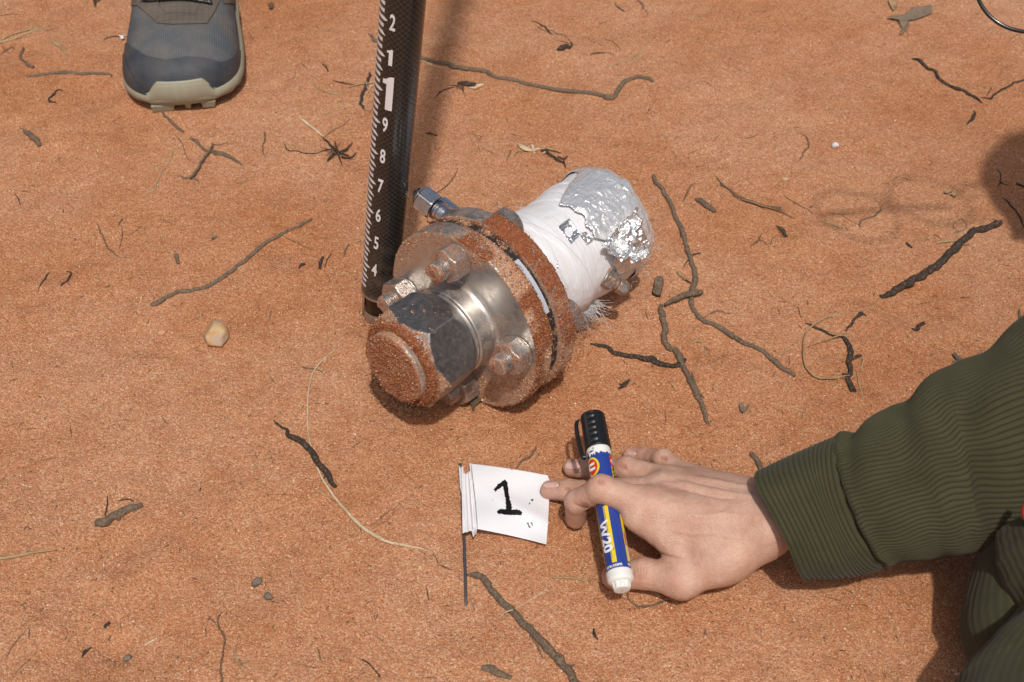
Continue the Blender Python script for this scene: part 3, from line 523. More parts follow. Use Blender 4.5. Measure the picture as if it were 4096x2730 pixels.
 ('vine', 't', 'thin tan vine bowed in a big half circle left of the black branching twig', 'vine', [('MR', [(1195, 935), (1150, 938), (1105, 962), (1050, 1005), (1022, 1075), (1020, 1160), (1035, 1230), (1075, 1278), (1120, 1295), (1200, 1290), (1285, 1278)], [.5, .9, 1, 1.1, 1.1, 1.2, 1.2, 1.2, 1.4, 1.2, 1], 2), ('MR', [(1120, 1298), (1200, 1296), (1270, 1290)], [.5, .7, .5], 2)]),
 ('root', 't', 'tan root crossing the top of the black branching twig', 'root', [('MR', [(1040, 1112), (1090, 1085), (1150, 1068), (1210, 1045), (1265, 1022)], [.3, .5, .5, .9, .8], 4), ('MR', [(1160, 1022), (1220, 1040), (1265, 1050)], [.6, 1, .8], 4)]),
 ('twig', 'k', 'short black bent stub above the sleeve, right of the branching twig', 'twig', [('MR', [(1635, 995), (1660, 1002), (1685, 975), (1712, 962)], [.8, 2.6, 3, 2.6])]),
 ('stick', 'g', 'broken grey stick end sticking out from behind the sleeve', 'stick', [('MR', [(1885, 1142), (1915, 1175), (1960, 1215)], [2.6, 4.4, 4.6], 1), ('MR', [(1872, 1185), (1915, 1185)], [1.4, 2.4])]),
 ('dry_grass', 't', 'short tan stem hanging below the black branching twig, to its right', 'grass', [('MR', [(1322, 1248), (1335, 1310), (1360, 1418)], [1, 1.4, .9]), ('MR', [(1362, 1160), (1358, 1200), (1350, 1240)], [1.3, 1.6, 1])]),
 ('splinter', 't', 'pale tipped splinter left of the longest winding stick', 'splinter', [('MR', [(303, 700), (322, 718), (345, 738)], [1.9, 2, 1.6], 1)]),
 ('twig', 'k', 'dark twig wedged under the longest winding stick near its middle', 'twig', [('MR', [(340, 735), (362, 748), (378, 752)], [1.6, 2, 1.4]), ('MR', [(335, 665), (370, 615), (400, 590), (435, 575)], [.7, 1.2, 1.8, 1.4])]),
 ('grass_curl', 't', 'thin curled grass loop right of the crooked stick', 'grass', [('MR', [(415+45*math.cos(a), 1135+48*math.sin(a)) for a in np.linspace(-2.4, 4.2, 16)], [.4, .6, .4]), ('MR', [(380, 1108), (405, 1090), (440, 1095)], [.9, 2, .9], 1), ('MR', [(430, 1165), (400, 1240), (360, 1300), (365, 1340)], [.4, .5, .5, .3], 2)]),
 ('twig', 'g', 'grey twig at the right edge above the sleeve', 'twig', [('MR', [(2248, 895), (2255, 940), (2278, 1000)], [1.8, 2.2, 2])]),
 ('straw_bit', 't', 'small tan straw bit between the winding stick and the vine', 'straw', [('MR', [(885, 1166), (915, 1142), (952, 1124)], [.7, 1.4, .6])]),
 ('twig', 'r', 'small brown twig right of the foil wrapped end', 'twig', [('MR', [(328, 290), (350, 250), (375, 195)], [.8, 1.5, 1.2]), ('MR', [(370, 210), (398, 188)], [1, .5])]),
 ('twig', 'k', 'black flaky twig below the flange, left of the black knobbly stick', 'twig', [('A', [(1422, 893), (1435, 884), (1446, 873)], [1.2, 3, 1.4]), ('A', [(1425, 882), (1432, 890)], [1.4, 1.6])]),
 ('charred_branch', 'k', 'black bent branch in the upper right corner', 'stick', [('TR', [(1630, 280), (1665, 290), (1705, 322), (1730, 335), (1765, 378), (1825, 412), (1880, 430), (1930, 462)], [2.6, 2.6, 2.8, 3, 2.6, 2.8, 2.6, 2.4]), ('TR', [(1960, 465), (2005, 468), (2040, 440), (2090, 412), (2166, 388), (2220, 380)], [1.4, 2, 1.8, 1.8, 1.8, 1.6]), ('TR', [(1925, 450), (1945, 470), (1965, 492)], [1.5, 2.2, 1.5]), ('TR', [(1990, 455), (2020, 405)], [1, .5])]),
 ('twig', 'k', 'short black curved twig below the black bent branch', 'twig', [('TR', [(1890, 597), (1915, 575), (1932, 550), (1928, 528)], [1.5, 2.8, 2.8, 1.8])]),
 ('root', 'r', 'curled brown rootlet left of the clear white pebble', 'root', [('TR', [(1085, 645), (1118, 665), (1128, 700), (1100, 735), (1070, 785)], [.5, 1.4, 1.6, 1.4, .5]), ('TR', [(1055, 612), (1090, 608)], [.8, .6])]),
 ('root', 'r', 'hair-thin faint root in the upper right sand', 'root', [('TR', [(1985, 357), (2020, 325), (2050, 298)], [.3, .5, .3]), ('TR', [(2065, 222), (2120, 180), (2160, 165)], [.4, .6, .5])]),
 ('root', 'r', 'hair-thin tan root between the splintered stick and the foil end', 'root', [('TR', [(775, 662), (830, 668), (885, 650), (905, 628)], [.4, .6, .5, .3]), ('TR', [(665, 685), (698, 648)], [.6, .6])]),
 ('root', 't', 'thin tan root leading from the thickest dark stick down left', 'root', [('TR', [(1540, 1405), (1470, 1440), (1415, 1480), (1300, 1495), (1200, 1520), (1140, 1560)], [.4, .7, .6, .8, .7, .4])]),
 ('twig', 'k', 'small black twigs above the foil end near the top edge', 'twig', [('TR', [(190, 12), (205, 45), (238, 68)], [.4, .5, 1.2])]),
 ('straw_bit', 't', 'tiny tan straw bit below the wrapped tube shadow', 'straw', [('HZ', [(505, 205), (540, 188), (598, 180)], [.5, 1, .4])]),
 ('twine', 'g', 'short piece of frayed grey twine below the thumb', 'twine', [('HZ', [(1163, 1235), (1160, 1262), (1178, 1290), (1212, 1318), (1260, 1318), (1305, 1308), (1350, 1290), (1410, 1288)], [.8, .9, .9, 1, 1.1, 1.1, 1, .4], 0), ('HZ', [(1166, 1240), (1166, 1270), (1190, 1300), (1240, 1324), (1290, 1306), (1340, 1298), (1375, 1282)], [.6, .8, .8, .8, .8, .8, .4], 0), ('HZ', [(1205, 1322), (1225, 1328)], [1.6, 1])]),
]
SPLIT = {'hair-thin brown roots right of the shoe': ['hair-thin brown root slanting right of the shoe', 'hair-thin hooked brown root close to the right side of the shoe'],
 'hair-thin wriggling roots between the pole and the ivory flake': ['hair-thin straight root right of numeral 8 on the pole', 'hair-thin wriggling root left of the ivory flake', 'hair-thin root hanging down left of the ivory flake', 'hair-thin root right of numeral 9 on the pole'],
 'hair-thin tan roots over the cracked earth lump': ['hair-thin tan root below the upper end of the long curved stick', 'hair-thin tan root crossing the one below the long curved stick', 'hair-thin tan root touching the long curved stick from below'],
 'faint long root slanting to the lower left corner': ['faint long root slanting up from the lower left corner, upper of two', 'faint root in the lower left corner, lower of two'],
 'hair-thin faint root in the upper right sand': ['hair-thin faint root below the eyeglasses rim, lower of two', 'hair-thin faint root below the eyeglasses rim, upper of two'],
 'hair-thin tan root between the splintered stick and the foil end': ['hair-thin tan root above the splintered brown stick', 'tiny straight tan root right of the foil end'],
 'level thin root in the middle of the right side': ['level thin root right of the splintered brown stick', 'thin slanting root under the level thin root at right'],
 'thin twig': []}
TW2 = []
for nm, mt, lab, cat, strands in TW:
    if lab in SPLIT and SPLIT[lab]:
        for l2, sd in zip(SPLIT[lab], strands): TW2.append((nm, mt, l2, cat, [sd]))
    else: TW2.append((nm, mt, lab, cat, strands))
for i, (nm, mt, lab, cat, strands) in enumerate(TW2):
    parts = []
    for j, s in enumerate(strands):
        c, pts, r = s[:3]; lift = (s[3] if len(s) > 3 else 0)*.001
        mr = max(np.atleast_1d(r)); fl = .45 if nm in ('bark_piece', 'flake', 'bark_strip') else 1.0
        parts.append(strand(c, pts, r, seed=i*7+j, rough=.13 if mr > 1.5 else .10, lift=lift, sides=14 if mr > 2.5 else 7, wob=.0014 if mt in 'kgr' and len(pts) > 3 else .0003, flat=fl))
    V, F = merge(parts)
    c0 = V.mean(0); o = obj(nm, V-c0, F, M[mt]); o.location = c0
    tag(o, lab, cat)

# ------------------------------------------------------------------ stones, leaf scraps
def stone(name, c, x, y, sx, sy, sz, mat, label, seed, rot=0, cuts=9, cat='stone'):
    n, m = 26, 20
    th = np.linspace(0, np.pi, m); ph = np.linspace(0, 2*np.pi, n, endpoint=False)
    P, T = np.meshgrid(ph, th, indexing='ij')
    D = np.stack([np.sin(T)*np.cos(P), np.sin(T)*np.sin(P), np.cos(T)], -1).reshape(-1, 3)
    r = np.ones(len(D)); rs = np.random.RandomState(seed)
    for k in range(cuts):
        q = rs.randn(3); q /= np.linalg.norm(q); d = rs.uniform(.62, .9); dd = D@q
        r = np.where(dd > .05, np.minimum(r, d/np.maximum(dd, .05)), r)
    r *= 1+.08*(vn(D, 4, seed)-.5)
    V = D*r[:, None]*np.array([sx, sy, sz]); ca, sa = math.cos(rot), math.sin(rot)
    V = V@np.array([[ca, sa, 0], [-sa, ca, 0], [0, 0, 1]])
    w = W(*C(c, x, y), sz*.5)
    o = obj(name, V, gridF(n, m, True), mat, smooth=False); o.location = (w[0], w[1], float(hgt(w[0], w[1]))+sz*.45)
    return tag(o, label, cat)
def m_stone(name, a, b_, c_):
    b = MB(name); n = b.noise(120, 3, .6); c = b.mix(b.ramp(n, [(.4, 0), (.6, 1)]), a, b_); c = b.mix(b.ramp(b.noise(60, 2), [(.5, 0), (.62, 1)]), c, c_)
    return b.set(col=c, rough=.75, nrm=b.bump(b.noise(500, 3), .0006, .6))
M['tan_stone'] = m_stone('tan_stone', (.48, .27, .12), (.56, .41, .22), (.42, .30, .22))
M['white_stone'] = m_stone('white_stone', (.62, .62, .66), (.75, .75, .78), (.55, .5, .5))
M['grey_stone'] = m_stone('grey_stone', (.15, .115, .085), (.22, .17, .13), (.09, .07, .055))
M['orange_stone'] = m_stone('orange_stone', (.50, .25, .13), (.58, .34, .19), (.46, .23, .12))
stone('stone', 'ML', 1352, 690, .0125, .0165, .009, M['tan_stone'], 'angular tan stone alone on the sand left of the flange', 3, .25)
stone('pebble', 'TR', 1258, 696, .0038, .0036, .003, M['white_stone'], 'small clear white pebble on bare sand at upper right', 5, cat='pebble')
stone('pebble', 'BL', 1722, 876, .0035, .0055, .0025, M['grey_stone'], 'grey speckled pebble low in the picture, upper of two', 6, -.6, cat='pebble')
stone('pebble', 'BL', 1802, 982, .0034, .004, .0022, M['grey_stone'], 'grey speckled pebble low in the picture, lower of two', 7, .7, cat='pebble')
stone('pebble', 'TR', 1014, 868, .0048, .0028, .0022, M['tan_stone'], 'tan lozenge shaped pebble above the splintered stick', 8, -.4, cat='pebble')
stone('pebble', 'BL', 848, 1372, .0036, .003, .0025, M['grey_stone'], 'dark seed-like pebble near the bottom edge at left', 11, cat='pebble')
stone('pebble', 'ML', 1014, 668, .0042, .0034, .0026, M['orange_stone'], 'reddish pebble left of the angular tan stone', 17, cat='pebble')

def scrap(name, c, poly, mat, label, cat='leaf', z0=.0015, curl=.004, seed=0, th=.0004):
    P = np.array([C(c, x, y) for x, y in poly]); lo = P.min(0); hi = P.max(0); n = 36
    gxx, gyy = np.meshgrid(np.linspace(lo[0], hi[0], n), np.linspace(lo[1], hi[1], n), indexing='ij')
    u = (gxx.ravel()-lo[0])/(hi[0]-lo[0]); v = (gyy.ravel()-lo[1])/(hi[1]-lo[1])
    w = W(gxx.ravel(), gyy.ravel(), z0)
    h = z0+curl*(2*(u-.5)**2+1.2*(v-.5)**2)+.0012*(vn(np.c_[u, v, u*0], 4, seed)-.5)
    V = np.c_[w[:, :2], hgt(w[:, 0], w[:, 1])+h]; F = gridF(n, n)
    m = inpoly(gxx.ravel(), gyy.ravel(), [tuple(a) for a in P])
    V, F, _ = sub(V, F, m[F].sum(1) >= 3)
    V, F = shell(V, F, vnormals(V, F), th)
    c0 = V.mean(0); o = obj(name, V-c0, F, M[mat]); o.location = c0
    return tag(o, label, cat)
M['leaf'] = m_bark('dead_leaf', (.13, .095, .06), (.19, .14, .09), (.10, .07, .045), .15)
M['leafg'] = m_bark('grey_leaf', (.21, .165, .12), (.28, .22, .165), (.24, .18, .13), .3)
scrap('leaf', 'HZ', [(215, 130), (262, 105), (322, 160), (288, 180), (278, 218), (262, 170), (232, 160)], 'leaf', 'torn brown leaf sticking out below the lowest flange nut', z0=.004)
scrap('leaf', 'HZ', [(1788, 175), (1812, 172), (1820, 190), (1852, 178), (1840, 205), (1812, 230), (1795, 215)], 'leafg', 'small grey heart shaped leaf above the fingers at right')
scrap('leaf', 'TR', [(1502, 78), (1590, 62), (1625, 28), (1725, 22), (1730, 60), (1690, 75), (1640, 92), (1590, 100)], 'leafg', 'wide flat grey leaf at the top edge on the right')
scrap('leaf', 'TR', [(1560, 95), (1608, 98), (1612, 122), (1580, 162), (1568, 165), (1580, 130)], 'leafg', 'narrow grey leaf piece hanging below the wide flat one')
scrap('wood_chip', 'MR', [(172, 742), (200, 735), (222, 752), (205, 842), (182, 842), (152, 826), (160, 790)], 'g', 'flat split wood chip left of the longest winding stick', 'wood chip', .003, .001, 3, .003)
scrap('leaf', 'MR', [(1855, 240), (1880, 232), (1905, 242), (1888, 262), (1878, 252)], 't', 'pale curled leaf scrap in the darker sand at right')
scrap('leaf', 'MR', [(1820, 228), (1860, 215), (1872, 224), (1832, 238)], 't', 'pale straight leaf scrap in the darker sand at right')
scrap('leaf', 'ML', [(1326, 115), (1330, 92), (1352, 82), (1368, 88), (1345, 100)], 'leafg', 'tiny pale grey leaf scrap left of the long curved stick')
scrap('leaf', 'TR', [(1512, -10), (1550, -5), (1562, 15), (1540, 45), (1525, 30)], 't', 'tan leaf scrap cut by the top edge on the right')
scrap('leaf', 'TL', [(1680, 35), (1700, 10), (1722, 30), (1712, 52), (1690, 56)], 'red_leaf' if False else 'r', 'small reddish leaf scrap near the top edge right of the shoe')
scrap('fluff', 'TL', [(750, 238), (775, 236), (785, 262), (762, 262)], 'white_paint', 'small white fluff caught by the twig left of the shoe', 'fluff')


# spilled and pushed up sand where the pole and the steel fitting meet the ground
rs = np.random.RandomState(31); PV = []
for path, sig, cnt, dk in (([(2290, 1190), (2300, 1290), (2250, 1400), (2130, 1520), (2010, 1590)], 11, 5200, 1), ([(1470, 1250), (1490, 1290), (1540, 1290), (1580, 1262)], 5, 2600, .4), ([(1500, 1540), (1560, 1610), (1680, 1650)], 6, 1400, .5), ([(2420, 1080), (2350, 1130)], 9, 700, .3)):
    P2 = spline(np.array(path, float), cnt); q = W(P2[:, 0], P2[:, 1], 0)[:, :2]+rs.randn(cnt, 2)*sig*.001*rs.uniform(.2, 1, (cnt, 1))
    z = hgt(q[:, 0], q[:, 1]); PV.append((q, z, np.full(cnt, dk)))
q = np.concatenate([p[0] for p in PV]); z = np.concatenate([p[1] for p in PV]); dk = np.concatenate([p[2] for p in PV]); S = rs.uniform(.0004, .0012, len(q))
T = tints(len(q), rs)*(1-dk[:, None]*rs.uniform(.2, 1, (len(q), 1))*np.array([.35, .5, .6]))
V, F, Tn = grain_cloud(np.c_[q, z+S*.4+np.abs(rs.randn(len(q)))*.0008], S, T, 32)
o = obj('spilled_sand', V, F, M['grain'], smooth=False, attrs={'tint': Tn}); tag(o, 'darker crumbly sand spilled round the pole foot and steel fitting', 'sand', kind='stuff')

# ------------------------------------------------------------------ surveying pole
P0 = W(1513, 1262, 0.0); P1 = W(1613, 0, .320)
pd = (P1-P0)/np.linalg.norm(P1-P0)
e1 = np.cross(pd, (CAM-P0)/np.linalg.norm(CAM-P0)); e1 /= np.linalg.norm(e1)
if e1[0] < 0: e1 = -e1
e2 = np.cross(pd, e1)
if np.dot(e2, CAM-P0) < 0: e2 = -e2          # e1 = picture right, e2 = towards the lens
T4 = .0695; U = .03048; PR = .0163            # height of mark 4, one mark, radius
def PP(t, a, r): # a: angle from the lens-facing line, positive to the right
    t = np.asarray(t)[..., None]; a = np.asarray(a)[..., None]; r = np.asarray(r)[..., None] if np.ndim(r) else r
    return P0+pd*t+r*(e1*np.sin(a)+e2*np.cos(a))
pole = empty('survey_pole', Matrix.Translation(Vector(P0)))
tag(pole, 'black carbon fibre surveying pole with white graduations standing in the sand', 'surveying pole')
def pobj(name, V, F, mat, **k): return obj(name, V-P0, F, mat, pole, **k)
def m_carbon():
    b = MB('carbon_weave'); c = b.n('ShaderNodeTexChecker'); c.inputs['Scale'].default_value = 420
    b.l(b.attr('wv', 'Vector'), c.inputs['Vector'])
    w = b.n('ShaderNodeTexWave'); w.inputs['Scale'].default_value = 400; w.bands_direction = 'Y'; w.inputs['Distortion'].default_value = .5
    b.l(b.attr('wv', 'Vector'), w.inputs['Vector'])
    n = b.noise(60, 4, .6)
    c2 = b.mix(c.outputs['Fac'], (.004, .004, .004), (.030, .028, .026))
    c2 = b.mix(b.math('MULTIPLY', w.outputs['Fac'], .25), c2, (.06, .055, .05))
    c2 = b.mix(b.math('MULTIPLY', b.ramp(b.attr('wv', 'Fac'), [(0, 0), (1, 0)]), 0), c2, c2)
    dust = b.math('MULTIPLY', b.ramp(n, [(.45, 0), (.75, 1)]), b.attr('dust'))
    c2 = b.mix(dust, c2, (.14, .115, .095))
    return b.set(col=c2, rough=b.mix(c.outputs['Fac'], (.32,)*3, (.24,)*3), spec=.45, coat=.25, nrm=b.bump(c.outputs['Fac'], .00006, .5))
M['carbon'] = m_carbon()
na = 96; ts = np.concatenate([np.arange(.034, .45, .002), np.linspace(.46, 1.9, 60)])
aa = np.linspace(-np.pi, np.pi, na, endpoint=False)
Tt, Aa = np.meshgrid(ts, aa, indexing='ij')
V = PP(Tt, Aa, PR).reshape(-1, 3)
dust = np.clip(1-(Tt.ravel()-.03)/.09, 0, 1)*.8
pobj('shaft', V, gridF(len(ts), na, False, True), M['carbon'], attrs={'wv': np.stack([Aa.ravel()*PR, Tt.ravel(), Aa.ravel()*0], -1), 'dust': dust})
def plathe(name, prof, mat):
    pr = np.array(prof); Tt = np.repeat(pr[:, 0], 64); Rr = np.repeat(pr[:, 1], 64); A = np.tile(np.linspace(0, 2*np.pi, 64, endpoint=False), len(pr))
    V = P0+pd*Tt[:, None]+Rr[:, None]*(e1*np.sin(A)[:, None]+e2*np.cos(A)[:, None])
    F = gridF(len(pr), 64, False, True)
    return pobj(name, V, F, mat, attrs={'sand': np.clip(.25-Tt*9, -.1, .4), 'damp': Tt*0+.3, 'pol': np.stack([A, Tt, Rr], -1)})
M['alu'] = m_plain('worn_alloy', (.52, .51, .50), .38, metal=.9, var=.25, vs=250)
M['bronze'] = m_plain('dark_anodised', (.035, .028, .022), .3, metal=.5, var=.3, vs=200)
M['tip'] = m_metal_sand('tip_steel', (.42, .38, .34), .42, False, .9)
plathe('collar', [(.0312, .010), (.0313, .0160), (.0318, .01655), (.0338, .01655), (.0342, .0163)], M['alu'])
plathe('ferrule', [(.0105, .0122), (.012, .0128), (.030, .0142), (.0312, .0142)], M['bronze'])
plathe('tip', [(-.052, .0008), (-.030, .006), (-.004, .0120), (.000, .0128), (.006, .0130), (.010, .0131), (.0108, .0128)], M['tip'])
# curved clear rim beside the ferrule, worn edge of the alloy insert
th = np.linspace(-1.9, -1.05, 14); tt = np.linspace(.010, .0312, 14)
A2, T2 = np.meshgrid(th, tt, indexing='ij'); V = PP(T2, A2, .01475).reshape(-1, 3)
F = gridF(14, 14); V, F = shell(V, F, vnormals(V, F), .0004); pobj('insert_edge', V, F, M['alu'])
# white scale bars: ten fields per numbered mark, alternate ones white, long pointed bars at each half and full mark
LO = -1.53
for k in range(-10, 115):
    if k % 2: continue
    t0 = T4+(k-.5)*U/10; t1 = t0+U/10
    if t0 < .0385: continue
    n = 10; kk = k % 10
    if kk == 0: rows = [(t0, -.80), (t0+U/25, -.63), (t1, -.86)]
    elif kk == 6: rows = [(t0, -.70), (t1, -.92)]
    else: rows = [(t0, -.86), (t1, -.86)]
    V = np.concatenate([PP(np.full(n, t), np.linspace(LO, e, n), PR+.00012) for t, e in rows])
    F = np.concatenate([gridF(len(rows), n)])
    pobj('scale_bar', V, F, M['white_paint'])
def one_on_pole(name, t, a, w, h):
    parts = []
    for x0, x1, f0, f1 in ((.08, .72, lambda x: 0*x, lambda x: np.where(x > .4, 1., .93+.07*(x-.08)/.32)), (-.30, .08, lambda x: .76+0*x, lambda x: .885+.03*(x+.3)/.38)):
        x = np.linspace(x0, x1, 10); X2 = np.stack([x, x], -1); Y2 = np.stack([f0(x), f1(x)], -1)
        parts.append((PP(t+(Y2-.5)*h, a+(X2-.25)*w/PR, PR+.00022).reshape(-1, 3), gridF(10, 2)))
    V, F = merge(parts); pobj(name, V, F, M['white_paint'], smooth=False)
def on_pole(txt, size, t, a, bold, xs, name='numeral', ysq=1.0):
    V, F = text2d(txt, size, bold, xs)
    P = PP(t+V[:, 1]*ysq, a+V[:, 0]/PR, PR+.00022+0*V[:, 0])
    pobj(name, P, F, M['white_paint'], smooth=False)
for n_, k in (('4', 0), ('5', 1), ('6', 2), ('7', 3), ('8', 4), ('9', 5), ('1', 7), ('2', 8), ('3', 9), ('4', 10)):
    if n_ == '1': one_on_pole('numeral', T4+k*U+.0005, -.40, .0046, .0140)
    else: on_pole(n_, .0188, T4+k*U, -.39, .0004, .50)
one_on_pole('foot_numeral', T4+6*U-.001, -.37, .0086, .0305)

# ------------------------------------------------------------------ flanged steel pipe end
phi, tau = math.radians(48), math.radians(2.0)
Ax = np.array([math.cos(phi)*math.cos(tau), math.sin(phi)*math.cos(tau), -math.sin(tau)])
nz = -Ax; O = W(1849, 1285, .0775); v = CAM-O; v /= np.linalg.norm(v)
ux = np.cross(nz, v); ux /= np.linalg.norm(ux)
if ux[0] < 0: ux = -ux
wy = np.cross(nz, ux)
MD = Matrix(((ux[0], wy[0], nz[0], O[0]), (ux[1], wy[1], nz[1], O[1]), (ux[2], wy[2], nz[2], O[2]), (0, 0, 0, 1)))
RD = np.array([ux, wy, nz]).T
def toW(L): return L@RD.T+O
dev = empty('pipe_fitting', MD)
tag(dev, 'flanged steel pipe end with hex plug and white wrapped tube capped in crumpled foil', 'pipe fitting')
R0 = .0785
UPW = np.array([0, 0, 1.0])@RD          # world up in local axes
upang = math.atan2(UPW[1], UPW[0])
def N3(L, s, o=0): return fbm(L, s, 3, o)
def resample(prof, step):
    pr = np.array(prof, float); out = [pr[0]]
    for a, b in zip(pr[:-1], pr[1:]):
        n = max(1, int(math.ceil(np.linalg.norm(b-a)/step)))
        out += [a+(b-a)*k/n for k in range(1, n+1)]
    return np.array(out)
def lathe(name, prof, mat, sandf, parent=dev, seg=420, step=.0012, rf=None, disp=.0011, loc=None):
    pr = resample(prof, step); n = len(pr)
    A = np.linspace(0, 2*np.pi, seg, endpoint=False)
    Zz, Al = np.meshgrid(pr[:, 0], A, indexing='ij'); Rr = np.repeat(pr[:, 1][:, None], seg, 1)
    if rf is not None: Rr = rf(Al, Zz, Rr)
    L = np.stack([Rr*np.cos(Al), Rr*np.sin(Al), Zz], -1).reshape(-1, 3)
    s, d = sandf(L, Al.ravel(), Zz.ravel(), Rr.ravel())
    F = gridF(n, seg, False, True)[:, ::-1]
    Nn = vnormals(L, F)
    cen = np.stack([np.cos(Al), np.sin(Al), Al*0], -1).reshape(-1, 3)
    if (Nn*cen).sum() < 0: F = F[:, ::-1]; Nn = -Nn
    t = sst(.5, .95, s)
    L2 = L+Nn*(t*disp*(.5+1.3*vn(L, 700)))[:, None]
    return obj(name, L2, F, mat, parent, attrs={'sand': s, 'damp': d, 'pol': np.stack([Al.ravel(), Zz.ravel(), Rr.ravel()], -1)})
def adist(a, b): return np.abs((a-b+np.pi) % (2*np.pi)-np.pi)
D2 = math.radians
def sand_front(L, a, z, r):
    n = N3(L, 60); n2 = N3(L, 200, 7)
    rim = sst(R0-.002, R0-.0005, r)
    # heavy clumps along the upper right of the rim, light dust elsewhere
    heavy = np.clip(1.25-adist(a, D2(75))/D2(62), 0, 1)*.55+.28
    heavy = heavy+(n-.5)*1.1+.10*np.clip(1-adist(a, D2(120))/D2(20), 0, 1)
    heavy = np.where(a > D2(140), .26+(n-.5)*.9, heavy)
    heavy = np.where(adist(a, D2(320)) < D2(55), .56+(n-.5)*.8, heavy)
    face = .02+(n-.5)*.35
    left = np.clip(1-adist(a, D2(178))/D2(58), 0, 1)*sst(.058, .077, r)*.62
    top = np.clip(1-adist(a, D2(118))/D2(26), 0, 1)*sst(.050, .074, r)*.55
    low = np.clip(1-adist(a, D2(330))/D2(70), 0, 1)*.55*sst(.040, .06, r)
    right = np.clip(1-adist(a, D2(20))/D2(28), 0, 1)*sst(.05, .078, r)*.5
    nut = np.clip(1-np.hypot(L[:, 0]-.0615*math.cos(D2(132)), L[:, 1]-.0615*math.sin(D2(132))+.012)/.014, 0, 1)*.6
    nut = nut*(z > -.002)
    face = face+left+top+low+right+nut
    clean = np.clip(1-adist(a, D2(92))/D2(20), 0, 1)*.30
    s = np.where(rim > .5, heavy, face-clean)+(n2-.5)*.25
    d = np.where(rim > .5, sst(.45, .6, n), .15+.5*(nut > .25))
    return s, d
lathe('front_flange', [(-.0175, .050), (-.0175, R0-.0012), (-.0163, R0), (-.0012, R0), (0, R0-.0014), (0, .0405), (.0012, .0385), (.0035, .0370), (.0165, .0368), (.0175, .0360), (.0177, .0340), (.022, .0338)],
      M['metal'], sand_front, seg=560)
def sand_gap(L, a, z, r):
    n = N3(L, 150); return .10+(n-.5)*1.15+.2*(z < -.0225)-.25*(adist(a, D2(86)) < D2(24)), n*0+.1
lathe('gasket', [(-.0172, .0752), (-.0285, .0752)], M['gasket'], sand_gap, disp=.0006)
def sand_rear(L, a, z, r):
    n = N3(L, 55, 3); n2 = N3(L, 210, 5)
    rim = r > R0-.001
    h = .95-np.clip((adist(a, D2(92))-D2(50))/D2(40), 0, 1)*.55+(n-.5)*.55
    h = np.where(adist(a, D2(-5)) < D2(58), .80+(n-.5)*.8, h)
    h = np.where(adist(a, D2(160)) < D2(28), .15+(n-.5)*.6, h)
    s = np.where(rim, h, .62+(n-.5)*.8)+(n2-.5)*.2
    return s, sst(.5, .9, s)*sst(.30, .62, n+.25*(adist(a, D2(90)) < D2(45)))
lathe('rear_flange', [(-.0278, .050), (-.0278, R0-.0020), (-.0290, R0), (-.0432, R0), (-.0442, R0-.0012), (-.0442, .040)], M['metal'], sand_rear, seg=560, disp=.0012)

# hex head with turned shoulders
HC = D2(98)
def hexr(Al, Zz, Rr):
    q = (Al-HC) % D2(60)-D2(30)
    hx = .0375/np.cos(q)
    back = .0374+(Zz-.0235)*.60; front = .0345+(.0670-Zz)*1.0
    return np.where(Rr > .034, np.minimum(np.minimum(hx, back), front), Rr)
def sand_hex(L, a, z, r):
    n = N3(L, 120, 2); n2 = N3(L, 320, 9)
    q = np.abs((a-HC) % D2(60)-D2(30)); hx = .0375/np.cos(D2(30)-np.abs(q)*0-D2(30)+((a-HC) % D2(60)-D2(30)))
    cone = (.0345+(.0670-z)*1.0+(n-.5)*.0035) < hx+.0002
    s = np.where(cone, .60+(n-.5)*.3, -.10)+.30*sst(.0640, .0668, z)
    s = s+np.clip((N3(L, 260, 4)-.60)*3.2, 0, 1)*.7*(adist(a, D2(128)) < D2(32))
    s = s+.35*(adist(a, D2(330)) < D2(50))*sst(.04, .06, z)
    s = np.where((q > D2(23)) & (adist(a, HC) < D2(12)) & (z > .056) & (z < .0645), s-.22+(n2-.5)*.4, s)
    return s, sst(.0628, .0660, z+(n-.5)*.006)
lathe('hex_head', [(.0215, .030), (.022, .0372)]+[(z, .043) for z in np.linspace(.0222, .0670, 44)]+[(.0674, .0345), (.0688, .0335), (.0688, .026)], M['flat_metal'], sand_hex, rf=hexr, seg=480, disp=.0009)
def sand_plug(L, a, z, r):
    n = N3(L, 130, 6); s = np.where(z > .0745, .96+(n-.5)*.3, .60+(n-.5)*.5-.25*(adist(a, D2(60)) < D2(50)))
    return s, np.where(z > .0745, .75+.5*(n-.5), .05)
def plugr(Al, Zz, Rr):
    L = np.stack([Rr*np.cos(Al), Rr*np.sin(Al), Zz], -1)
    return Rr+.0011*(fbm(L, 220, 3)-.5)*(Rr > .026)
lathe('plug', [(.0686, .0290), (.0740, .0290), (.0750, .0284), (.0752, .0270), (.0752, .0002)], M['metal'], sand_plug, rf=plugr, seg=300, disp=.0016, step=.001)

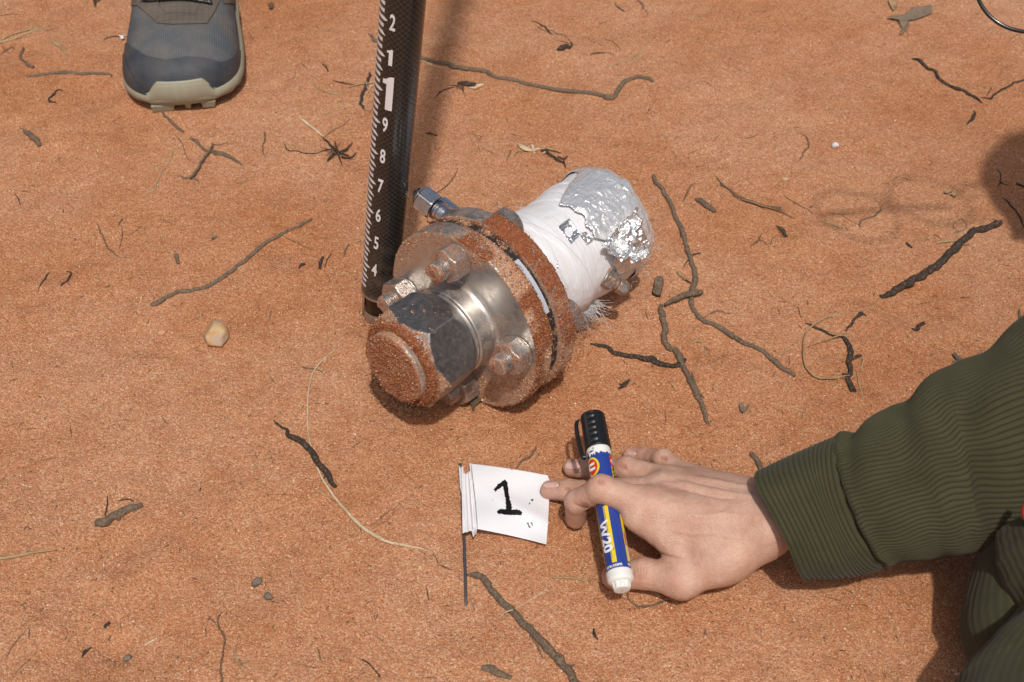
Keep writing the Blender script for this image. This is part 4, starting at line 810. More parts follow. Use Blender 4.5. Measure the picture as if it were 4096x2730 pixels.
# bolts, one under each hole, a nut and washer face on both sides
def hexnut(name, cx, cy, z0, z1, af, parent, mat, sand0, damp0=.4, rot=0, bore=.0):
    def rf(Al, Zz, Rr):
        q = (Al-rot) % D2(60)-D2(30); hx = af/2/np.cos(q); c = af/2*.98; zl, zh = min(z0, z1), max(z0, z1)
        up = c+(zh-Zz)*1.3; lo = c+(Zz-zl)*1.3
        return np.where(Rr > af*.3, np.minimum(np.minimum(hx, up), lo), Rr)
    def sf(L, a, z, r):
        n = N3(L+np.array([cx*3, cy*3, 0]), 140); t = np.abs(z-z1)/abs(z1-z0)
        return sand0+(n-.5)*.9+.15*(t < .1), damp0+(n-.5)
    zz = np.linspace(z0, z1, 14)
    o = lathe(name, [(z0, af*.2)]+[(z, af*.62) for z in zz]+[(z1, af*.46), (z1, bore)], mat, sf, parent=parent, seg=120, rf=rf, disp=.0010, step=.0015)
    o.location = (cx, cy, 0); return o
def threads(Al, Zz, Rr):
    return Rr-.0005*(.5+.5*np.cos(Zz/.0019*2*np.pi+Al))*(Rr > .005)
for i, (dg, rot, s0) in enumerate(((45, 12, .27), (132, 20, .30), (222, 5, .16), (314, 22, .14))):
    a = D2(dg); cx, cy = .0615*math.cos(a), .0615*math.sin(a)
    def sf(L, al, z, r, s0=s0): 
        n = N3(L+cx*9, 200); return (s0-.02)+(n-.5)*.9+.30*(z > .0255)+.25*(adist(al, D2(200)) < 1.0), .4+(n-.5)*1.2
    b = lathe('bolt', [(-.064, .003), (-.0635, .0084), (.0252, .0084), (.0268, .0072), (.0270, .0002)], M['nut'], sf, seg=72, rf=threads, step=.0006, disp=.001)
    b.location = (cx, cy, 0)
    w = hexnut('nut', cx, cy, .0004, .0162, .0262, b, M['nut'], s0-.04, .4, D2(rot)); w.location = (0, 0, 0)
    w = hexnut('nut', cx, cy, -.0446, -.0606, .0262, b, M['nut'], .12, .2, D2(rot+17)); w.location = (0, 0, 0)

# paper label on the black ring with small print
lab0, lab1 = D2(101), D2(65)
n = 40; al = np.linspace(lab0, lab1, n); zz = np.linspace(-.0176, -.0250, 5)
Aa_, Zz_ = np.meshgrid(al, zz, indexing='ij')
L = np.stack([.0758*np.cos(Aa_), .0758*np.sin(Aa_), Zz_], -1).reshape(-1, 3)
F = gridF(n, 5)
lb = obj('paper_label', L, F, m_plain('label_paper', (.50, .53, .60), .5, var=.05), dev)
def on_ring(txt, size, ang, z, parent, bold=0.0, name='lettering'):
    V, Fc = text2d(txt, size, bold, 1)
    a = ang-V[:, 0]/.0760; r = .0761
    P = np.stack([r*np.cos(a), r*np.sin(a), z+V[:, 1]], -1)
    return obj(name, P, Fc, M['black_ink'], parent, smooth=False)
on_ring('a chemical which', .0022, D2(83), -.0204, lb)
on_ring('in transport', .0016, D2(95.5), -.0200, lb); on_ring('keep dry', .0016, D2(95.5), -.0217, lb)
on_ring('is', .0020, D2(80), -.0187, lb)
a = np.linspace(D2(67.2), D2(64.6), 3)
for (a0, a1, z0, z1) in ((67.4, 64.6, -.0196, -.0199), (64.9, 64.6, -.0196, -.0180), (67.0, 65.6, -.0187, -.0189)):
    L = np.array([[.0761*math.cos(D2(x)), .0761*math.sin(D2(x)), z] for x, z in ((a0, z0), (a1, z0), (a1, z1), (a0, z1))])
    obj('lettering', L, [(0, 1, 2, 3)], M['black_ink'], lb, smooth=False)

# white fibre wrapped tube
def m_wrap():
    b = MB('fibre_wrap'); mp = b.n('ShaderNodeMapping'); mp.inputs['Scale'].default_value = (6, 900, 1); b.l(b.attr('pol2', 'Vector'), mp.inputs[0])
    n = b.n('ShaderNodeTexNoise'); n.inputs['Scale'].default_value = 1; n.inputs['Detail'].default_value = 4; b.l(mp.outputs[0], n.inputs['Vector'])
    c = b.mix(b.ramp(n.outputs['Fac'], [(.50, 0), (.68, 1)]), (.80, .80, .83), (.66, .66, .68))
    c = b.mix(b.math('MULTIPLY', b.ramp(b.noise(45, 3), [(.58, 0), (.75, 1)]), .5), c, (.72, .66, .52))
    c = b.mix(b.attr('stain'), c, (.55, .33, .20))
    return b.set(col=c, rough=.38, spec=.5, sss=.0, sheen=.15, nrm=b.bump(n.outputs['Fac'], .0006, .8))
M['wrap'] = m_wrap()
seg = 420; zs = np.arange(-.0415, -.172, -.0009)
Zt, At = np.meshgrid(zs, np.linspace(0, 2*np.pi, seg, endpoint=False), indexing='ij')
u = (-Zt-.0415)/.1265
Rt = .0470+.0022*sst(0, .35, u)+.0010*np.sin(u*7+.6)+.0008*np.sin(u*18)
L = np.stack([Rt*np.cos(At), Rt*np.sin(At), Zt], -1)
band = lambda ph, w, k: np.exp(-(((At*k+u*6.28*1.6+ph) % (2*np.pi)-np.pi)/w)**2)
Rt = Rt+.0007*sst(.3, .6, band(0, .45, 1))+.0006*sst(.3, .7, band(2.4, .35, -1))+.0008*sst(.4, .7, band(4.2, .3, 1))
Rt = Rt+.0022*(fbm(L, 28, 2)-.5)+.0007*(fbm(L, 130, 2)-.5)+.00018*np.sin((Zt+.013*np.sin(At*1.3))*3300)*(vn(L, 50) > .55)
L = np.stack([Rt*np.cos(At), Rt*np.sin(At), Zt], -1).reshape(-1, 3)
F = gridF(len(zs), seg, False, True)
stain = np.clip((fbm(L, 70)-.62)*3, 0, 1)*.4
po2 = np.stack([At.ravel()*.045, Zt.ravel()+.35*At.ravel()*.01, At.ravel()*0], -1)
tb = obj('wrapped_tube', L, F, M['wrap'], dev, attrs={'stain': stain, 'pol2': po2})
# crumpled foil cap over the tube end
def m_foil(name='crumpled_foil', metal=.62, rough=.24, bd=.0016):
    b = MB(name); n = b.noise(130, 4, .6, dist=1.8); gr_ = []
    for ba in ('X', 'Y'):
        w_ = b.n('ShaderNodeTexWave'); w_.inputs['Scale'].default_value = 24; w_.bands_direction = ba; w_.inputs['Distortion'].default_value = 1.2; w_.inputs['Detail Scale'].default_value = 1.5
        b.l(b.coord(), w_.inputs['Vector']); gr_.append(b.ramp(w_.outputs['Fac'], [(.93, 0), (1, 1)]))
    h = b.math('ADD', b.math('MULTIPLY', b.math('ADD', gr_[0], gr_[1]), .35), b.math('MULTIPLY', n, 1.5))
    c = b.mix(b.ramp(n, [(.3, 0), (.7, 1)]), (.86, .87, .88), (.93, .93, .93))
    c = b.mix(b.math('MULTIPLY', b.ramp(b.noise(60, 3), [(.6, 0), (.8, 1)]), .25), c, (.6, .42, .32))
    return b.set(col=c, metal=metal, rough=rough, nrm=b.bump(h, bd, .6))
M['foil'] = m_foil(); M['foil2'] = m_foil('bare_foil', .92, .20, .0014)
def crumple(L, s, o=0):
    a = 0
    for k, sc in enumerate((s, s*2.1)):
        a = a+np.abs(vn(L, sc, o+k*9)-.5)*2*(.62**k)
    return a
seg = 360
prof = resample([(-.104, .0514), (-.150, .0522), (-.176, .0518), (-.183, .0490), (-.1865, .041), (-.188, .024), (-.1885, .001)], .0011)
Zf, Af = np.meshgrid(prof[:, 0], np.linspace(0, 2*np.pi, seg, endpoint=False), indexing='ij'); Rf = np.repeat(prof[:, 1][:, None], seg, 1)
L = np.stack([Rf*np.cos(Af), Rf*np.sin(Af), Zf], -1)
cr = crumple(L, 110, 3); Rf2 = Rf*(1+.026*(cr-.55)*sst(.0, .02, Rf)); L = np.stack([Rf2*np.cos(Af), Rf2*np.sin(Af), Zf-.004*(crumple(L, 60, 8)-.5)*(Zf < -.175)], -1).reshape(-1, 3)
X1, Y1, _ = proj(toW(L))
F = gridF(len(prof), seg, False, True)
sg_ = (Af-D2(102)+np.pi) % (2*np.pi)-np.pi
edge = -.119-.052*sst(D2(26), D2(62), sg_)-.010*sst(D2(15), D2(45), -sg_)-.035*sst(D2(62), D2(85), -sg_)+.0022*np.sin(Af*9)+.0015*np.sin(Af*23)
keep = ((Zf < edge) & ((adist(Af, D2(95)) < D2(118)) | (Zf < -.160))).ravel()
V, F, _ = sub(L, F, keep[F].all(1)); V, F = shell(V, F, vnormals(V, F), .0003)
obj('foil_cap', V, F, M['foil'], dev)
# torn foil flap hanging at the lower right of the end, and loose foil squares
def foil_sheet(name, corners, n, amp, mat, thick=.0003, seed=0, scale=90, bulge=.004, lab=None):
    c = np.array(corners); uu, vv = np.meshgrid(np.linspace(0, 1, n), np.linspace(0, 1, n), indexing='ij'); uu = uu[..., None]; vv = vv[..., None]
    P = c[0]*(1-uu)*(1-vv)+c[1]*uu*(1-vv)+c[2]*uu*vv+c[3]*(1-uu)*vv
    P = P.reshape(-1, 3); nr = np.cross(c[1]-c[0], c[3]-c[0]); nr /= np.linalg.norm(nr)
    u1 = uu.ravel(); v1 = vv.ravel()
    P = P+nr*(amp*(crumple(P, scale, seed)-.5)+bulge*np.sin(u1*np.pi)*np.sin(v1*np.pi))[:, None]
    e = (fbm(np.stack([u1*3, v1*3, u1*0], -1), 3, 2, seed)-.5)*.12
    keep = (u1 > .02+abs(e)) & (u1 < .98-abs(e)) & (v1 > .02+abs(e)) & (v1 < .98-abs(e))
    F = gridF(n, n); V, F, _ = sub(P, F, keep[F].all(1)); V, F = shell(V, F, vnormals(V, F), thick)
    o = obj(name, V, F, mat, dev)
    if lab: o['label'] = lab
    return o
def cyl(ang, z, r): return np.array([r*math.cos(D2(ang)), r*math.sin(D2(ang)), z])
def LP(px, py, z):
    d = (W(px, py, 0.0)-CAM)@RD; o_ = (CAM-O)@RD; return o_+d*(z-o_[2])/d[2]
def LS(px, py, r, zmin=-.176):
    """where the sight line meets a cylinder of radius r round the axis"""
    z = np.linspace(-.036, zmin, 600); P = np.array([LP(px, py, t) for t in z]); q = np.hypot(P[:, 0], P[:, 1]); i = np.argmax(q < r)
    return P[i] if q[i] < r else P[-1]
foil_sheet('foil_flap', [LS(2395, 985, .058), LS(2545, 820, .057), LS(2612, 985, .066), LS(2480, 1055, .066)], 70, .008, M['foil2'], seed=4, scale=90, bulge=.005)
foil_sheet('foil_flap', [LS(2500, 1020, .067), LS(2596, 955, .070), LS(2606, 1015, .074), LS(2525, 1064, .074)], 50, .011, M['foil2'], seed=9, scale=100, bulge=.006)
TR_ = .0506
foil_sheet('foil_square', [LS(2228, 905, TR_), LS(2275, 870, TR_), LS(2330, 930, TR_+.001), LS(2285, 985, TR_)], 40, .0022, M['foil2'], seed=12, scale=120, bulge=.002)
foil_sheet('foil_square', [LS(2318, 935, TR_), LS(2345, 925, TR_+.001), LS(2380, 955, TR_+.001), LS(2352, 980, TR_)], 30, .0022, M['foil2'], seed=14, scale=140, bulge=.001)
foil_sheet('foil_square', [LS(2165, 1050, .046), LS(2232, 1042, .050), LS(2235, 1075, .050), LS(2190, 1095, .046)], 30, .0022, M['foil2'], seed=15, scale=120, bulge=.003)
foil_sheet('foil_square', [LS(2220, 1130, .047), LS(2260, 1128, .050), LS(2240, 1160, .050), LS(2225, 1165, .048)], 26, .002, M['foil2'], seed=16, scale=120, bulge=.002)
# loose glass fibres: edges of the wrap, tuft hanging from the underside, fuzz on the foil
rs = np.random.RandomState(21); parts = []
M['hair'] = m_plain('glass_fibre', (.80, .80, .80), .4, var=.05)
def hairs(n, rng_a, rng_z, rr, ln, spread, r=.00012, down=0, dirz=0):
    for i in range(n):
        a = D2(rs.uniform(*rng_a)); z = rs.uniform(*rng_z); p = np.array([rr*math.cos(a), rr*math.sin(a), z])
        d = np.array([math.cos(a), math.sin(a), 0])*rs.uniform(.2, 1)+rs.randn(3)*spread+np.array([0, 0, dirz])-UPW*down; d /= np.linalg.norm(d)
        l = ln*rs.uniform(.4, 1.2); b = rs.randn(3)*.35; k = 7
        pts = [p+d*l*t+b*l*t*t for t in np.linspace(0, 1, k)]
        parts.append(tube(np.array(pts), np.linspace(r, r*.4, k), 3, closed_ends=False))
hairs(120, (-75, -10), (-.05, -.115), .045, .020, .35, .00020, .5, -.2)
hairs(900, (-38, -8), (-.050, -.076), .046, .013, .20, .00022, .6, .35)
hairs(300, (-28, 2), (-.100, -.122), .048, .016, .25, .00022, .4, -.5)
hairs(16, (165, 215), (-.06, -.15), .046, .008, .5, .0001)
hairs(5, (168, 190), (-.100, -.112), .047, .024, .25, .00018)
hairs(30, (5, 70), (-.150, -.178), .056, .006, .45, .00018)
hairs(50, (0, 120), (-.05, -.12), .0475, .010, .7, .00007)
hairs(14, (120, 170), (-.10, -.15), .049, .012, .8, .00009)
V, F = merge(parts); o = obj('loose_fibres', V, F, M['hair'], dev); o['kind'] = 'stuff'
# two larger fuzzy tufts as soft lumps under the tube
def lump(name, c, s, mat, seed):
    th = np.linspace(.02, np.pi-.02, 40); ph = np.linspace(0, 2*np.pi, 60, endpoint=False); P_, T_ = np.meshgrid(ph, th, indexing='ij')
    D_ = np.stack([np.sin(T_)*np.cos(P_), np.sin(T_)*np.sin(P_), np.cos(T_)], -1).reshape(-1, 3)
    r = 1+.5*(fbm(D_*.02, 70, 3, seed)-.5)+.25*(vn(D_*.02, 400, seed)-.5)
    return obj(name, c+D_*r[:, None]*np.array(s), gridF(60, 40, True), mat, dev, attrs={'stain': r*0, 'pol2': D_*.02})
lump('fibre_tuft', cyl(-24, -.060, .047), (.009, .006, .015), M['wrap'], 2)
lump('fibre_tuft', cyl(-8, -.112, .048), (.006, .005, .010), M['wrap'], 6)

# small nut stack at the lower right of the tube end
def framed(name, base, d, parent, roll=0):
    d = np.array(d, float); d /= np.linalg.norm(d); o = empty(name); o.parent = parent
    q = Vector(d).to_track_quat('Z', 'Y'); o.rotation_euler = q.to_euler(); o.location = base; return o
def sand_lo(L, a, z, r): n = N3(L, 300); return .30+(n-.5)*.8, n*0+.2
def small_hex(name, parent, z0, z1, af, rot=0, mat=None, sf=sand_lo, af_top=.94):
    def rf(Al, Zz, Rr):
        q = (Al-rot) % D2(60)-D2(30); hx = af/2/np.cos(q); c = af/2*1.0
        return np.where(Rr > af*.3, np.minimum(np.minimum(hx, c+(z1-Zz)*1.4), c+(Zz-z0)*1.4), Rr)
    return lathe(name, [(z0, af*.25)]+[(z, af*.62) for z in np.linspace(z0, z1, 10)]+[(z1, af*.45), (z1, .0003)], mat or M['nut'], sf, parent=parent, seg=96, rf=rf, step=.0012, disp=.0005)
def ring(name, parent, prof, mat=None, sf=sand_lo, seg=96, rf=None): return lathe(name, prof, mat or M['nut'], sf, parent=parent, seg=seg, step=.0008, disp=.0004, rf=rf)
bs = np.array([.036, .026, -.122]); dr = np.array([.78, .0, -.45])
def part_at(o, base, d):
    d = np.array(d, float)/np.linalg.norm(d); q = Vector(d).to_track_quat('Z', 'Y'); o.rotation_euler = q.to_euler(); o.location = base; return o
o = part_at(ring('end_bolt', dev, [(-.006, .002), (-.006, .0055), (.023, .0055), (.024, .0045), (.024, .0002)], rf=threads), bs, dr)
small_hex('washer_nut', o, .001, .0095, .0155, .3); small_hex('bolt_head', o, .0135, .0225, .0115, .1)
ring('washer', o, [(-.0015, .004), (-.0015, .0095), (.0008, .0095), (.0008, .004)])
# angled valve nozzle in a clear sleeve on the rear flange rim
vb = np.array([-.0655, .018, -.036]); vd = (-.90, -.42, .06)
def m_clear():
    b = MB('clear_plastic'); b.set(col=(.97, .97, .97), rough=.06, trans=1.0, IOR=1.35); return b.m
M['clear'] = m_clear()
M['bright'] = m_metal_sand('bright_steel', (.78, .78, .79), .14, False, .12)
sf0 = lambda L, a, z, r: (-.1+0*z, 0*z)
o = part_at(ring('valve_nozzle', dev, [(-.004, .002), (-.004, .0085), (.006, .0085), (.012, .0072), (.040, .0072), (.0405, .0066), (.0405, .0048), (.030, .0044), (.0295, .0003)], M['bright'], sf0), vb, vd)
def cutrf(Al, Zz, Rr): return Rr
small_hex('nozzle_nut', o, .022, .0375, .0205, .4, M['bright'], sf0)
ring('nozzle_seat', o, [(-.002, .004), (-.002, .0115), (.004, .0115), (.005, .009)], M['nut'])
# pointed cut lip of the nozzle
nl = 40; al = np.linspace(0, 2*np.pi, nl, endpoint=False)
V = np.concatenate([np.stack([.0070*np.cos(al), .0070*np.sin(al), np.full(nl, .040)], -1), np.stack([.0066*np.cos(al), .0066*np.sin(al), .0405+.0085*(.5-.5*np.cos(al-2.2))**2.2], -1)])
F = np.array([[i, (i+1) % nl, nl+(i+1) % nl, nl+i] for i in range(nl)]); V, F = shell(V, F, vnormals(V, F), .0008)
obj('cut_lip', V, F, M['bright'], o)
o2 = ring('clear_sleeve', o, [(.004, .0122), (.0045, .0130), (.020, .0128), (.0205, .0118), (.019, .0112), (.006, .0116), (.004, .0122)], M['clear'], sf0)

# sand grains stuck where the sand lies thick (thrown from the mesh itself)
def stuck(objs, count, seed, smin=.00028, smax=.00075):
    rs = np.random.RandomState(seed); PV, SV, TV = [], [], []
    for o in objs:
        me = o.data; n = len(me.vertices); co = np.zeros(n*3, np.float32); me.vertices.foreach_get('co', co); co = co.reshape(-1, 3)
        s = np.zeros(n, np.float32); me.attributes['sand'].data.foreach_get('value', s)
        d = np.zeros(n, np.float32); me.attributes['damp'].data.foreach_get('value', d)
        loc = np.array(o.location); 
        p = np.clip(s-.32, 0, .5)**1.3; 
        if p.sum() == 0: continue
        k = rs.choice(n, int(count*n/60000), p=p/p.sum())
        PV.append(co[k]+loc+rs.randn(len(k), 3)*.0004); SV.append(rs.uniform(smin, smax, len(k))*(1+.8*(rs.rand(len(k)) < .04)))
        dm = np.where(rs.rand(len(k)) < .10, .15, 1.0); TV.append(tints(len(k), rs)*(1-(np.clip(d[k], 0, 1)*dm)[:, None]*np.array([.45, .62, .72])))
    V, F, T = grain_cloud(np.concatenate(PV), np.concatenate(SV), np.concatenate(TV), seed)
    return V, F, T
ch = {c.name: c for c in dev.children}
V, F, T = stuck([ch['front_flange'], ch['rear_flange'], ch['hex_head'], ch['plug'], ch['gasket']], 9000, 3)
o = obj('stuck_sand', V, F, M['grain'], dev, smooth=False, attrs={'tint': T}); o['kind'] = 'stuff'

# ------------------------------------------------------------------ marker flag on a wire
FL = {'tl': (262, 503), 'tr': (712, 572), 'br': (692, 968), 'bl': (300, 880)}
fwire = W(*C('HZ', 222, 905), .006)
flag = empty('marker_flag', Matrix.Translation(Vector((fwire[0], fwire[1], 0))))
tag(flag, 'white marking flag with hand painted black 1 on a grey wire, by the fingertips', 'marking flag')
FO = np.array([fwire[0], fwire[1], 0])
def fsurf(u, v):
    """u 0..1 left to right, v 0..1 top to bottom (sheet beside the rolled hem)"""
    c = [np.array(C('HZ', *FL[k])) for k in ('tl', 'tr', 'br', 'bl')]
    u = np.asarray(u, float)[..., None]; v = np.asarray(v, float)[..., None]
    p = c[0]*(1-u)*(1-v)+c[1]*u*(1-v)+c[2]*u*v+c[3]*(1-u)*v
    p = p+np.concatenate([10*v*(1-v)+0*u, -16*u*(1-u)*(1-v)-12*u*(1-u)*v], -1)
    u = u[..., 0]; v = v[..., 0]
    h = .0055+.003*u+.0022*np.sin(u*4.2+v*1.5)+.003*np.exp(-((v-.35-u*.35)/.12)**2)*u+.004*(1-u)**3+.001*np.sin(v*9+u*3)
    w = W(p[..., 0], p[..., 1], h); return w
n = 90; uu, vv = np.meshgrid(np.linspace(0, 1, n), np.linspace(0, 1, n), indexing='ij'); uu = uu.ravel(); vv = vv.ravel()
V = fsurf(uu, vv); F = gridF(n, n)
q = np.stack([uu*3, vv*3, uu*0], -1)
keep = ~((uu > .955+.05*vn(q, 5)) & (vv < .10+.05*vn(q, 7, 4))) & (vv > .012*vn(q, 9))
V1, F1, _ = sub(V, F, keep[F].all(1)); V1, F1 = shell(V1, F1, vnormals(V1, F1), .00025)
obj('flag_sheet', V1-FO, F1, M['flag'], flag)
# rolled hem with pleats round the wire
m = 70; sx = 40; hv = np.linspace(0, 1, m); hu = np.linspace(0, 1, sx)
U2, V2 = np.meshgrid(hu, hv, indexing='ij')
lx = 206+8*V2; rx = 262+V2*38; x = lx+(rx-lx)*U2; yt = 527-24*U2+(U2 < .45)*0; yb = 905-25*U2
y = yt+(yb-yt)*V2
h = .0075+.0022*np.cos(U2*np.pi*1.1-.4)+.0011*np.cos(U2*22)*(U2 < .75)+.001*vn(np.stack([U2, V2, V2*0], -1), 6)
Vh = W(*C('HZ', x, y), h).reshape(-1, 3); Fh = gridF(sx, m)
kk = ~((U2.ravel() > .25) & (U2.ravel() < .80) & (V2.ravel() < .11-.10*np.abs(U2.ravel()-.5)+.03*vn(np.stack([U2, V2, V2*0], -1).reshape(-1, 3), 25)))
Vh, Fh, _ = sub(Vh, Fh, kk[Fh].all(1)); Vh, Fh = shell(Vh, Fh, vnormals(Vh, Fh), .0006)
obj('rolled_hem', Vh-FO, Fh, M['flag'], flag)
def fl_quad(name, pts, hs, mat=None):
    w = np.array([W(*C('HZ', x, y), h) for (x, y), h in zip(pts, hs)])
    uu_, vv_ = np.meshgrid(np.linspace(0, 1, 10), np.linspace(0, 1, 10), indexing='ij'); uu_ = uu_.reshape(-1, 1); vv_ = vv_.reshape(-1, 1)
    P = w[0]*(1-uu_)*(1-vv_)+w[1]*uu_*(1-vv_)+w[2]*uu_*vv_+w[3]*(1-uu_)*vv_
    F = gridF(10, 10); P, F = shell(P, F, vnormals(P, F), .0004); obj(name, P-FO, F, mat or M['flag'], flag)
fl_quad('loose_strip', [(192, 517), (208, 530), (212, 700), (200, 640)], [.009, .007, .007, .008])
fl_quad('folded_corner', [(262, 878), (298, 872), (292, 905), (275, 925)], [.009, .006, .004, .010])
# painted numeral, ragged brush edges
def fmask(name, polys, seed, rag=.10):
    n = 220; uu, vv = np.meshgrid(np.linspace(.02, .98, n), np.linspace(.02, .98, n), indexing='ij'); uu = uu.ravel(); vv = vv.ravel()
    P = fsurf(uu, vv); X_, Y_, _ = proj(P); ox, oy, s = CROP['HZ']; zx = (X_-ox)*s; zy = (Y_-oy)*s
    q = np.stack([zx, zy, zx*0], -1)
    jx = (fbm(q, .16, 2, seed)-.5)*9; jy = (fbm(q, .16, 2, seed+30)-.5)*9
    k = np.zeros(len(P), bool)
    for pl in polys: k |= inpoly(zx+jx, zy+jy, pl)
    F = gridF(n, n); V, F, _ = sub(P, F, k[F].all(1))
    nn = vnormals(V, F); sgn = np.sign((nn@np.array([0, 0, 1.])).sum()); V = V+nn*sgn*.00035
    return obj(name, V-FO, F, M['black_ink'], flag)
fmask('painted_numeral', [[(388, 655), (402, 672), (440, 640), (470, 625), (472, 612), (455, 597), (420, 622)], [(437, 612), (470, 608), (478, 680), (498, 760), (490, 782), (462, 775), (456, 700)], [(408, 778), (425, 765), (470, 768), (540, 770), (558, 785), (552, 803), (470, 802), (412, 795)]], 2)
fmask('ink_smudge', [[(580, 842), (590, 845), (604, 872), (600, 882), (588, 868)], [(600, 842), (607, 840), (618, 862), (612, 866)], [(604, 712), (618, 706), (620, 714), (608, 726)], [(590, 735), (600, 728), (602, 738), (592, 745)], [(385, 712), (389, 710), (391, 718), (387, 720)]], 8)
pts = np.array([C('HZ', 200, 505), C('HZ', 212, 600), C('HZ', 214, 760), C('HZ', 222, 905), C('HZ', 228, 1080), C('HZ', 233, 1262), C('HZ', 236, 1400)])
w = np.array([W(p[0], p[1], h) for p, h in zip(pts, [.006, .006, .006, .006, .004, .0012, -.006])]); w[:, 2] += hgt(w[:, 0], w[:, 1])*.7
V, F = tube(spline(w, 80), .0011, 8, .1, 3); obj('wire', V-FO, F, M['wire'], flag)

# ------------------------------------------------------------------ marker pen
A0 = W(2489, 2362, .034); A1 = W(2369, 1661, .0635)        # plug end, cap end
pl = np.linalg.norm(A1-A0); pa = (A1-A0)/pl
pen = empty('marker_pen'); tag(pen, 'blue and yellow paint marker with black cap held under the bent index finger', 'marker pen')
vv_ = CAM-A0; vv_ /= np.linalg.norm(vv_); s1 = np.cross(pa, vv_); s1 /= np.linalg.norm(s1)
if s1[0] < 0: s1 = -s1
s2 = np.cross(pa, s1)
if np.dot(s2, vv_) < 0: s2 = -s2
MP = Matrix(((s1[0], s2[0], pa[0], A0[0]), (s1[1], s2[1], pa[1], A0[1]), (s1[2], s2[2], pa[2], A0[2]), (0, 0, 0, 1)))
pen.matrix_world = MP
def pp(t, a, r):
    t, a, r = np.broadcast_arrays(t, a, r); return np.stack([r*np.sin(a), r*np.cos(a), t], -1)
RB = .00885
def plat(name, prof, mat, seg=96, rf=None, parent=pen):
    pr = resample(prof, .0008); T_, A_ = np.meshgrid(pr[:, 0], np.linspace(0, 2*np.pi, seg, endpoint=False), indexing='ij'); R_ = np.repeat(pr[:, 1][:, None], seg, 1)
    if rf is not None: R_ = rf(A_, T_, R_)
    return obj(name, pp(T_, A_, R_).reshape(-1, 3), gridF(len(pr), seg, False, True), mat, parent)
k = pl/.705    # px-to-metre along the pen, lengths below are thousandths measured along it
def L_(z): return z*pl
capz = L_(.786)
plat('barrel', [(L_(.095), RB-.0002), (L_(.752), RB)], M['blue'])
plat('collar', [(L_(.752), RB-.0003), (L_(.753), RB+.0001), (capz, RB+.0001), (capz, RB-.002)], M['white_plastic'])
plat('end_cap', [(L_(.034), .0060), (L_(.040), .0082), (L_(.052), .0093), (L_(.093), .0094), (L_(.096), .0088)], M['white_plastic'])
plat('end_plug', [(0, .0005), (.0002, .0058), (L_(.036), .0064), (L_(.038), .0061)], M['white_plastic'], rf=lambda A_, T_, R_: np.where(R_ > .004, R_*(1+.06*np.sign(np.sin(A_*9))*(T_ > .001)), R_))
def caprf(A_, T_, R_):
    t = (T_-capz)/(pl-capz)
    ad = lambda c: np.abs((A_-c+np.pi) % (2*np.pi)-np.pi)
    rib = sum(((ad(c) < .27)*1.0) for c in (-.15, 1.4, 2.95, -1.7))
    g_ = (np.sin(T_/.0050*2*np.pi) > .15)*1.0
    return np.where((R_ > .0085) & (t > .06) & (t < .93), R_-.0007*rib*g_+.0001*rib, R_)
M['white_paint2'] = M['white_paint']
plat('cap', [(capz, .0070), (capz+.0002, .0098), (L_(.99), .0091), (pl-.0006, .0086), (pl, .0076), (pl+.0001, .0002)], M['black_plastic'], rf=caprf, seg=160)
# clip on the left of the cap
def boxbar(path, w, t):
    P = np.array(path, float); T_, N_, B_ = frames(P, (1, 0, 0)); V = []
    for p, n_, b_ in zip(P, N_, B_):
        for sx_, sy_ in ((-1, -1), (1, -1), (1, 1), (-1, 1)): V.append(p+n_*t/2*sx_+b_*w/2*sy_)
    return np.array(V), gridF(len(P), 4, False, True)
cl = [pp(pl-.004, -1.45, .0075), pp(pl-.0035, -1.45, .0105), pp(pl-.006, -1.45, .0128), pp(pl-.016, -1.45, .0135), pp(capz-.002, -1.45, .0128), pp(capz-.0045, -1.45, .0116), pp(capz-.0048, -1.45, .0098)]
V, F = boxbar(spline(np.array(cl), 40), .0032, .0017); obj('clip', V, F, M['black_plastic'], pen)
# printed label
def patch(name, t0, t1, a0, a1, mat, off=.00010, n=14):
    T_, A_ = np.meshgrid(np.linspace(t0, t1, 8), np.linspace(a0, a1, n), indexing='ij')
    return obj(name, pp(L_(T_), A_, RB+off).reshape(-1, 3), gridF(8, n), mat, pen)
patch('yellow_band', .125, .435, -.42, -.02, M['yellow']); patch('yellow_band', .13, .725, .95, 1.55, M['yellow'])
patch('yellow_edge', .14, .50, -1.45, -1.25, M['yellow'])
patch('blue_stripe', .15, .50, -.36, -.32, M['blue'], .00018, 4)
patch('red_panel', .290, .220, 1.05, 1.5, M['red'], .00020); patch('white_panel', .214, .138, 1.12, 1.5, M['white_paint'], .00020)
def disc(name, t, a, rt, ra, mat, off):
    n = 40; q_ = np.linspace(0, 2*np.pi, n, endpoint=False)
    P = [pp(L_(t), a, RB+off)]; 
    for s_ in (.2, .4, .6, .8, 1): P += [pp(L_(t)+rt*s_*math.cos(x_), a+ra*s_*math.sin(x_)/RB, RB+off) for x_ in q_]
    F = [(0, 1+i, 1+(i+1) % n) for i in range(n)]+[(1+k*n+i, 1+(k+1)*n+i, 1+(k+1)*n+(i+1) % n, 1+k*n+(i+1) % n) for k in range(4) for i in range(n)]
    return obj(name, np.array(P), F, mat, pen)
disc('yellow_oval', .670, -.83, .0078, .0064, M['yellow'], .00016); disc('red_oval', .670, -.85, .0064, .0050, M['red'], .00026)
disc('red_oval', .694, 1.22, .0050, .0034, M['red'], .00026)
def pen_text(s, size, t, a, mat, bold=0, xs=1, off=.00036, name='lettering', parent=pen, along=True):
    V, F = text2d(s, size, bold, xs)
    # reading direction runs from the cap towards the end plug
    P = pp(L_(t)-V[:, 0], a+V[:, 1]/RB, RB+off) if along else pp(L_(t)+V[:, 1], a+V[:, 0]/RB, RB+off)
    return obj(name, P, F, mat, parent, smooth=False)
